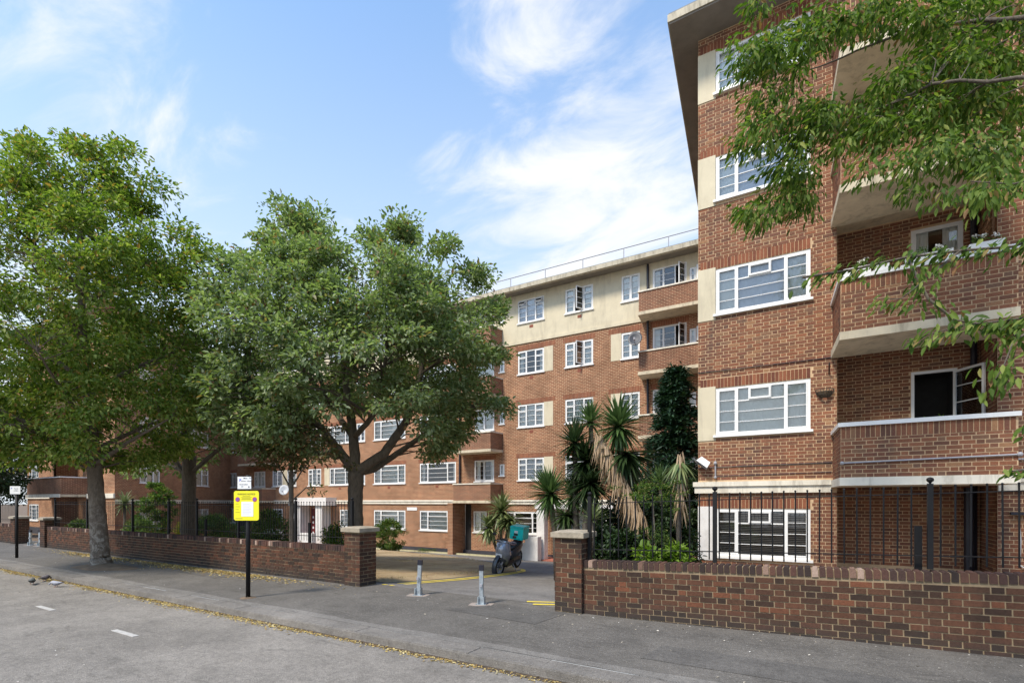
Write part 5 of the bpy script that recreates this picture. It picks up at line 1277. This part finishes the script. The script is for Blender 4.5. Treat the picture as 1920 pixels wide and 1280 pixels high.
# sprays: leaves hung in two ranks along bare twigs
tw = MB(); PP = [P]; DD = [D]; NN = [Nn]; SS = [S]
def spray(pts, n, size, Zw=None, spreadpx=0):
    pts = [to_world(*p) for p in pts]; tw.tube(pts, [.012, .008, .005, .003][:len(pts)] if len(pts) <= 4 else [.012]*len(pts), 5)
    p_, d_, n_, s_ = [], [], [], []
    for i in range(int(n*1.5)):
        t = random.random()*(len(pts)-1); k = min(int(t), len(pts)-2); f = t-k
        q = pts[k].lerp(pts[k+1], f); ax = (pts[k+1]-pts[k]).normalized(); sd_ = ax.cross(Vector((0, 0, 1))).normalized()*random.choice((-1, 1))
        off = Vector((random.gauss(0, 1), random.gauss(0, 1), random.gauss(-.3, 1)))*spreadpx
        d = (ax*.55+sd_*.5+Vector((random.gauss(0, .2), random.gauss(0, .2), -random.uniform(.3, 1.1)))).normalized()
        p_.append(tuple(q+off)); d_.append(tuple(d)); n_.append(tuple(Vector((random.gauss(0, .4), random.gauss(-.5, .4), 1)).normalized())); s_.append(size*random.uniform(.7, 1.2))
    PP.append(np.array(p_)); DD.append(np.array(d_)); NN.append(np.array(n_)); SS.append(np.array(s_))
spray([(1990, 430, 4.3), (1900, 462, 4.4), (1800, 470, 4.5), (1700, 482, 4.6), (1600, 505, 4.7), (1505, 520, 4.8)], 190, .095, spreadpx=.045)
spray([(1800, 470, 4.5), (1740, 520, 4.5), (1690, 560, 4.5), (1640, 560, 4.5)], 50, .095, spreadpx=.05)
spray([(1700, 482, 4.6), (1740, 560, 4.5), (1790, 600, 4.4), (1850, 610, 4.3), (1940, 640, 4.2)], 90, .10, spreadpx=.05)
spray([(1960, 590, 4.0), (1890, 600, 4.1), (1800, 610, 4.2), (1700, 640, 4.3)], 90, .10, spreadpx=.04)
spray([(1960, 600, 4.0), (1900, 640, 4.0), (1880, 690, 4.0), (1860, 720, 4.0)], 60, .10, spreadpx=.06)
spray([(1960, 860, 3.6), (1920, 880, 3.6), (1880, 885, 3.6)], 14, .09, spreadpx=.02)
spray([(1960, 330, 4.6), (1900, 345, 4.6), (1820, 340, 4.7)], 36, .10, spreadpx=.05)
spray([(1960, 790, 3.7), (1925, 805, 3.7), (1905, 812, 3.7)], 8, .09, spreadpx=.02)
me = leaf_mesh('crown', np.concatenate(PP), np.concatenate(DD), np.concatenate(NN), np.concatenate(SS), M_leafC, .34, .06)
kind(link('crown', me, ov), 'stuff')
tb = limb_tubes([([(5.5, 5.6, -.1), (5.45, 5.65, 1.5), (5.2, 6.0, 3.5), (4.8, 6.6, 5.5), (4.3, 7.3, 7.2)], [.28, .22, .2, .17, .12]), ([(4.8, 6.6, 5.5), (3.9, 8.6, 7.6), (2.7, 9.2, 8.0), (1.3, 9.4, 8.7), (-.1, 8.9, 8.3)], [.08, .045, .03, .02, .008]), ([(5.2, 6.0, 3.5), (4.4, 7.0, 5.6), (2.9, 8.5, 6.6), (1.4, 8.5, 7.2), (-.2, 8.2, 6.8)], [.07, .04, .026, .018, .007]),
                 ([(5.3, 5.9, 2.9), (4.2, 5.4, 3.6), tuple(to_world(1990, 430, 4.3)), tuple(to_world(1960, 590, 4.0))], [.06, .035, .012, .008])], cen[::3], rtip=.006, maxl=1.1, wig=.03)
n = len(tb.v); tb.v += tw.v; tb.f += [tuple(i+n for i in f) for f in tw.f]
link('branches', tb.mesh('branches', M_barkB, True), ov)

# ------------------------------------------------------------------ shrubs
def shrub(label, px, py_top, D, wpx, mat, n=40, size=.08, zb=None, per=60, cat='shrub', hgt=None, name='shrub', rad=.22, flat=.8, group=None):
    c = on_plane(px, py_top, D); zb = slope(c.y) if zb is None else zb; sca = pscale(c); wr = wpx/sca/2; H_ = c.z-zb
    t = thing(name, label, cat, (c.x, c.y, zb), group=group)
    pts = []
    for _ in range(n):
        a = random.uniform(0, 6.283); q = random.random()**.5; h = random.random()
        rr_ = wr*q*math.sqrt(max(.08, 1-(2*h-.9)**2*.8)); pts.append((c.x+rr_*math.cos(a), c.y+rr_*math.sin(a)*.8, zb+.1+(H_-.15)*h))
    P, D_, Nn, S = clumps(pts, rad, per, size, (c.x, c.y, zb+H_*.4), flat=flat)
    kind(link('foliage', leaf_mesh('foliage', P, D_, Nn, S, mat), t), 'stuff')
    link('stems', limb_tubes([([(c.x, c.y, zb-.05), (c.x+.02, c.y, zb+H_*.3), (c.x, c.y, zb+H_*.6)], [.03, .025, .01])], pts[::4]).mesh('stems', M_barkB), t)
    return t
G = 'shrubs behind the boundary walls'
shrub('dense green shrub right of the left gate pillar against the rear block', 728, 975, 20.5, 75, M_leafS, 70, .10, per=80, group=G)
shrub('leafy shrub between the left railing and gate pillar', 630, 985, 9.5, 55, M_leafS, 50, .08, group=G)
shrub('large green shrub right of the yellow sign behind the railing', 508, 958, 9.6, 95, M_leafS, 90, .08, group=G)
shrub('rounded hedge-like shrub left of the yellow sign behind the railing', 400, 966, 10, 110, M_leafS, 110, .07, group=G)
shrub('yellow-leaved shrub behind the left railing', 345, 980, 9.4, 36, M_leafY, 24, .07, group=G)
shrub('low green shrub by the left railing right of the dark trunk', 262, 972, 10, 70, M_leafS, 60, .08, group=G)
shrub('low bright green bush left of the street tree trunk behind the wall', 150, 975, 9.4, 50, M_leafS, 50, .09, group=G)
shrub('feathery tall green bush right of the dark trunk behind the railing', 292, 905, 11.5, 75, M_leafS, 80, .12, flat=.4, group=G)
shrub('lime green glossy bush at the corner of the near wing, above the brick coping', 1262, 1022, 8.0, 90, M_leafL, 34, .085, per=46, rad=.12, zb=.35, group=G)
shrub('small lime grass clump behind the near wall', 1213, 1030, 7.9, 46, M_leafL, 14, .12, per=30, rad=.12, zb=.35, flat=1.2, group=G)
for i, (px, w_) in enumerate(((800, 50), (685, 40))):
    shrub(['low weeds along the plinth of the rear block under the wide window', 'low weeds beside the dense shrub near the rear block'][i], px, 1028, 22.6, w_, M_leafS, 12, .07, per=30, rad=.13, group=G)
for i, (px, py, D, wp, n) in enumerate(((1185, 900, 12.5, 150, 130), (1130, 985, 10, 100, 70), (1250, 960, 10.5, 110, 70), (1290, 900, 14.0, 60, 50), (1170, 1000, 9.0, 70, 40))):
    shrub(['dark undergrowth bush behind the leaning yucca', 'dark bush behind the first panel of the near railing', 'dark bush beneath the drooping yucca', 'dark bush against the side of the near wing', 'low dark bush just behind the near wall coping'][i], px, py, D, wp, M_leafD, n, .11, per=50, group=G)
# feathery sapling
c = on_plane(1226, 1045, 9.3); t = thing('sapling', 'feathery pale green sapling with thin stem behind the near railing', 'sapling', (c.x, c.y, .2))
link('stem', MB().tube([(c.x, c.y, .1), (c.x+.02, c.y, 1.0), (c.x-.03, c.y, 1.95)], [.02, .014, .006], 6).mesh('stem', M_bark), t)
pts = [tuple(on_plane(1226+random.gauss(0, 30), 925+random.gauss(0, 14), 9.3)+Vector((0, random.gauss(0, .25), 0))) for _ in range(30)]
pts += [tuple(on_plane(1236+random.gauss(0, 22), 1010+random.gauss(0, 10), 9.3)) for _ in range(14)]
P, D_, Nn, S = clumps(pts, .16, 44, .055, (c.x, c.y, 1.4), flat=.35); kind(link('foliage', leaf_mesh('foliage', P, D_, Nn, S, M_leafS, .3), t), 'stuff')
# conifer against the rear block
cc = on_plane(1266, 940, 17.6); t = thing('conifer', 'tall dark green conifer between the yuccas and the near wing', 'tree', (cc.x, cc.y, slope(cc.y)))
zb = slope(cc.y); zt = 6.2; random.seed(44)
link('trunk', MB().tube([(cc.x, cc.y, zb), (cc.x, cc.y, zt-.2)], [.14, .02], 8).mesh('trunk', M_barkB), t)
p_, d_, n_, s_ = [], [], [], []
for k in range(620):
    h = random.random()**1.1; z = zb+1+(zt-zb-1)*h; a = random.uniform(0, 6.283); ln = (1-h)**.8*1.55+.12; ln *= random.uniform(.6, 1.15)
    dx, dy = math.cos(a), math.sin(a)
    for q in range(42):
        f = random.random()**.7; x = cc.x+dx*ln*f+random.gauss(0, .09*f+.03); y = cc.y+dy*ln*f+random.gauss(0, .09*f+.03); zz_ = z-.25*f*f*ln+.12*f+random.gauss(0, .04)
        p_.append((x, y, zz_)); d_.append((dx+random.gauss(0, .5), dy+random.gauss(0, .5), random.gauss(-.1, .4))); n_.append((random.gauss(0, .5), random.gauss(0, .5), 1)); s_.append(random.uniform(.12, .26))
kind(link('crown', leaf_mesh('crown', np.array(p_), unitv(np.array(d_)), unitv(np.array(n_)), np.array(s_), M_conif, .28, .03), t), 'stuff')

# ------------------------------------------------------------------ yuccas and cabbage trees
def blade_mesh(name, L_, w_, bend, mat):
    mb = MB(); n = 5; pr = []
    for i in range(n+1):
        t = i/n; x = L_*t*(1-.12*bend*t); z = -bend*L_*.45*t*t; ww = w_*(.55+.9*t-.2*t) if t < .35 else w_*(1.05-(t-.35)/.65*1.0)
        ww = max(ww, .002); pr.append((x, ww, z))
    for a, b in zip(pr, pr[1:]):
        n0 = len(mb.v); mb.v += [(a[0], -a[1]/2, a[2]+a[1]*.18), (a[0], 0, a[2]), (a[0], a[1]/2, a[2]+a[1]*.18), (b[0], -b[1]/2, b[2]+b[1]*.18), (b[0], 0, b[2]), (b[0], b[1]/2, b[2]+b[1]*.18)]
        mb.f += [(n0, n0+1, n0+4, n0+3), (n0+1, n0+2, n0+5, n0+4)]
    return mb.mesh(name, mat)
BM = {}
def bl(mat, bend):
    k = (mat.name, bend)
    if k not in BM: BM[k] = blade_mesh('leaf', 1.0, .075, bend, mat)
    return BM[k]
def head(t, c, r, n, mat, lo=-60, hi=88, bend=.35, axis=(0, 0, 1), wide=1.0, name='leaf', stuff=False):
    q0 = Vector((0, 0, 1)).rotation_difference(Vector(axis))
    acc = MB()
    for i in range(n):
        a = i*2.39996+random.uniform(-.2, .2); e = R(lo+(hi-lo)*(1-((i+.5)/n))**.8+random.uniform(-6, 6))
        d = Vector((math.cos(a)*math.cos(e), math.sin(a)*math.cos(e), math.sin(e))); d = q0 @ d
        bd = bend*(1.0 if e > .3 else .6); b_ = [0.0, .25, .5, .8][min(3, int(bd*4+random.random()*.9))]
        rot = d.to_track_quat('X', 'Z').to_euler()
        s = r*random.uniform(.75, 1.1)
        me_ = bl(mat, b_)
        if not stuff:
            link(name, me_, t, Vector(c), rot=rot, scale=(s, .8*wide, s))
        else:
            M = Matrix.Translation(c) @ rot.to_matrix().to_4x4() @ Matrix.Diagonal((s, .8*wide, s, 1)); k0 = len(acc.v)
            acc.v += [tuple(M @ v.co) for v in me_.vertices]; acc.f += [tuple(k0+v for v in p.vertices) for p in me_.polygons]
    if stuff: kind(link(name, acc.mesh(name, mat), t), 'stuff')
def yucca(label, base, heads, mat=M_yuc, name='yucca', cat='yucca', dead=None, trunk_r=.09):
    t = thing(name, label, cat, tuple(base), group='yuccas and cabbage palms')
    mb = MB()
    for c, *_ in heads:
        mid = Vector(base).lerp(Vector(c), .5)+Vector((random.uniform(-.06, .06), 0, 0)); mb.tube([base, mid, c], [trunk_r, trunk_r*.8, trunk_r*.6], 9)
    link('trunk', mb.mesh('trunk', M_barkB, True), t)
    for h in heads: head(t, *h[:4], **(h[4] if len(h) > 4 else {}))
    if dead:
        acc = MB()
        for (a, b, n, ln) in dead:
            a, b = Vector(a), Vector(b)
            for i in range(n):
                f = i/n; c = a.lerp(b, f); an = random.uniform(0, 6.283); d = Vector((math.cos(an)*.30, math.sin(an)*.30, -1)).normalized()
                M = Matrix.Translation(c+Vector((math.cos(an), math.sin(an), 0))*.06) @ d.to_track_quat('X', 'Z').to_matrix().to_4x4() @ Matrix.Diagonal((ln*random.uniform(.6, 1.1), .45, ln, 1)); k0 = len(acc.v)
                me_ = bl(M_dead, random.choice((0.0, .25)))
                acc.v += [tuple(M @ v.co) for v in me_.vertices]; acc.f += [tuple(k0+v for v in p.vertices) for p in me_.polygons]
        kind(link('dead_leaves', acc.mesh('dead_leaves', M_dead), t), 'stuff')
    return t
def op(px, py, D): return on_plane(px, py, D)
by_ = op(1195, 1045, 10.6); by_.z = -.1
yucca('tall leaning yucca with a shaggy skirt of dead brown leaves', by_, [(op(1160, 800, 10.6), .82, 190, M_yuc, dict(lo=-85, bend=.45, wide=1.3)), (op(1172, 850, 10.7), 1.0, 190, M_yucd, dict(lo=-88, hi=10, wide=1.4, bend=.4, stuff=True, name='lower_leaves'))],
      dead=[(op(1122, 812, 10.3), op(1205, 970, 10.2), 420, .62)])
b_ = op(1120, 1045, 11.4); b_.z = -.2
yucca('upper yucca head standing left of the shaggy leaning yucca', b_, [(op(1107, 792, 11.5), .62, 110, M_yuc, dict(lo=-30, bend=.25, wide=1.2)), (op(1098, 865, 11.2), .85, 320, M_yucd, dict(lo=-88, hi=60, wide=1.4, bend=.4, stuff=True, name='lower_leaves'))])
b_ = op(1085, 1045, 11.0); b_.z = -.2
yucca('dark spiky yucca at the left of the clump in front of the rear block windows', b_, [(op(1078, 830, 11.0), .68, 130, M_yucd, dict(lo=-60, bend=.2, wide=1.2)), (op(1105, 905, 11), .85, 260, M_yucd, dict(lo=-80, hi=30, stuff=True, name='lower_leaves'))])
b_ = op(1045, 1035, 11.6); b_.z = -.3
yucca('low bushy yucca behind the right gate pillar', b_, [(op(1032, 925, 11.4), .80, 230, M_yuc, dict(lo=-65, bend=.15, wide=1.3, axis=(-.45, 0, 1))), (op(1076, 930, 11.2), .62, 150, M_yuc, dict(lo=-60, bend=.25, wide=1.2)), (op(1060, 965, 11.0), .6, 140, M_yucd, dict(lo=-80, hi=30, stuff=True, name='lower_leaves'))])
b_ = op(1276, 1040, 9.9); b_.z = -.1
yucca('wilting yucca with pale drooping leaves beside the near wing', b_, [(op(1274, 862, 9.9), .62, 60, M_cord, dict(lo=-88, hi=-35, bend=.15))], dead=[(op(1274, 846, 9.9), op(1276, 960, 9.9), 60, .45)], trunk_r=.06)
b_ = op(1105, 1040, 9.6); b_.z = -.1
yucca('small variegated yucca right behind the railing end post', b_, [(op(1112, 975, 9.4), .5, 34, M_cord, dict(lo=-10, bend=.4))], trunk_r=.04)
b_ = op(1245, 1000, 12.5); b_.z = -.3
yucca('short upright yucca in the shade below the conifer', b_, [(op(1238, 905, 12.5), .55, 40, M_yuc, dict(lo=0, bend=.15))], trunk_r=.05)
b_ = op(938, 1036, 20.8); b_.z = slope(20.8)
yucca('cabbage palm with two arching heads in front of the rear block', b_, [(op(940, 960, 20.8), 1.2, 150, M_cord, dict(lo=-75, bend=.8, wide=2.4)), (op(918, 990, 20.6), 1.0, 120, M_cord, dict(lo=-75, bend=.8, wide=2.4)), (op(955, 975, 20.6), 1.0, 120, M_cord, dict(lo=-80, hi=40, bend=.7, wide=2.4, stuff=True, name='lower_leaves'))], name='cabbage_palm', cat='cabbage palm', dead=[(op(935, 1000, 20.8), op(938, 1020, 20.8), 40, .6)])
b_ = op(234, 1000, 11.0); b_.z = -.25
yucca('small cabbage palm behind the left railing next to the dark trunk', b_, [(op(234, 945, 11), .75, 60, M_cord, dict(lo=-60, bend=.6, wide=1.5))], name='cabbage_palm', cat='cabbage palm')
# balcony planters
def planter(x0, x1, z, label, flowers, fl=()):
    t = thing('flower_box', label, 'planter', ((x0+x1)/2, YB+.1, z), group='flower boxes on the balcony parapet')
    link('trough', MB().loft([[(x0+.01, YB-.0, z), (x1-.01, YB-.0, z), (x1-.01, YB+.17, z), (x0+.01, YB+.17, z)], [(x0, YB-.02, z+.14), (x1, YB-.02, z+.14), (x1, YB+.19, z+.14), (x0, YB+.19, z+.14)]]).mesh('trough', M_white), t)
    pts = [(random.uniform(x0+.04, x1-.04), YB+random.uniform(0, .16), z+.16+random.uniform(0, .08)) for _ in range(max(2, int((x1-x0)*14)))]
    P, D_, Nn, S = clumps(pts, .06, 18, .045, ((x0+x1)/2, YB, z)); kind(link('foliage', leaf_mesh('foliage', P, D_, Nn, S, M_leafS), t), 'stuff')
    if flowers:
        P, D_, Nn, S = clumps([(x, y-.02, zz_+.04) for x, y, zz_ in pts[::2]], .045, 14, .035, ((x0+x1)/2, YB, z)); kind(link('blossom', leaf_mesh('blossom', P, D_, Nn, S, simple('petal_white_%d' % int(x0*100), (.8, .78, .72), .6), .9), t), 'stuff')
zc = SL[1]+1.176
planter(.52, .95, zc, 'white flower box with white blossom at the left end of the second balcony', True)
planter(1.0, 1.22, zc, 'short white trough with grey-green plant on the second balcony', False)
planter(1.45, 2.1, zc, 'long white flower box in the middle of the second balcony parapet', True)
planter(2.3, 2.75, zc, 'white flower box with blossom at the right end of the second balcony', True)
pt = thing('pot_plant', 'green house plant showing in the open window of the lowest balcony', 'plant', (2.2, YR-.35, 2.9))
link('pot', MB().lathe((2.25, YR-.35, SL[0]+.15), [(.10, 0), (.14, .3), (.15, .32), (.12, .32)], 12).mesh('pot', M_terra), pt)
pts = [(2.25+random.gauss(0, .13), YR-.35+random.gauss(0, .08), 3.02+random.uniform(0, .38)) for _ in range(14)]
P, D_, Nn, S = clumps(pts, .09, 16, .10, (2.25, YR-.35, 2.9)); kind(link('foliage', leaf_mesh('foliage', P, D_, Nn, S, M_leafL, .25), pt), 'stuff')
link('stem', MB().tube([(2.25, YR-.35, 2.4), (2.25, YR-.35, 3.3)], .012, 5).mesh('stem', M_barkB), pt)

# ------------------------------------------------------------------ litter, weeds
def scatter(name, label, cat, fn, n, size, mat, wd=.6):
    P = np.array([fn() for _ in range(n)]); a = rng.uniform(0, 6.283, n)
    D_ = np.stack([np.cos(a), np.sin(a), rng.normal(0, .15, n)], 1); Nn = np.tile(np.array([0, 0, 1.0]), (n, 1))+rng.normal(0, .3, (n, 3))
    o = kind(link(name, leaf_mesh(name, P, unitv(D_), unitv(Nn), size*rng.uniform(.5, 1.3, n), mat, wd, .08)), 'stuff'); return tag(o, label, cat)
def gutter():
    while True:
        x = random.uniform(-34, 1.5); k = .5+.5*noise.noise(Vector((x*.9, 0, 0)))+(.25 if x < -6 else -.1); 
        if random.random() > k: continue
        return (x, 4.54-abs(random.gauss(0, .05+.10*max(0, k-.4)**1.0)), -.098)
scatter('fallen_leaves', 'yellow fallen leaves lying along the kerb gutter', 'leaves', gutter, 11000, .032, M_litter)
def walltop():
    x = random.choice((random.gauss(-19, 1.6), random.gauss(-14.5, 1.3), random.gauss(-12, 1.5))); return (x, 6.95-abs(random.gauss(0, .22)), .006)
scatter('fallen_leaves', 'drift of yellow leaves on the pavement by the long wall', 'leaves', walltop, 5200, .042, M_litter)
scatter('litter', 'scattered pale scraps and leaves over road and pavement', 'litter', lambda: (lambda x, y: (x, y, -.099 if y < 4.5 else pave_z(x, y)+.005))(random.uniform(-25, 3), random.choice((random.uniform(1, 4.5), random.uniform(4.9, 7.0), random.uniform(6.4, 7.05)))), 420, .03, M_bits)
pitm = MB(); K = 22
pts = [(T1.x+(.85+.16*math.sin(3*a)+.35*max(0, math.cos(a)))*math.cos(a)*1.1, T1.y+(.62+.12*math.cos(2*a))*math.sin(a)) for a in lin(0, 2*math.pi, K)[:-1]]
for i in range(K):
    a, b = pts[i], pts[(i+1) % K]; pitm.f.append((len(pitm.v), len(pitm.v)+1, len(pitm.v)+2)); pitm.v += [(a[0], a[1], .004), (b[0], b[1], .004), (T1.x, T1.y, .14)]
kind(link('tree_pit_soil', pitm.mesh('tree_pit_soil', M_soil, True)), 'structure')
# things beyond the far left gateway
hd_ = thing('site_hoarding', 'blue-grey panel fence beyond the far left railing', 'fence', (-55, 11, 0))
for k in range(8): link('panel', MB().box(-62+k*1.9, -60.14+k*1.9, 10.9, 10.95, -.2, 2.4).mesh('panel', simple('hoarding_blue%d' % k, (.10+.02*(k % 3), .16, .20), .6)), hd_)
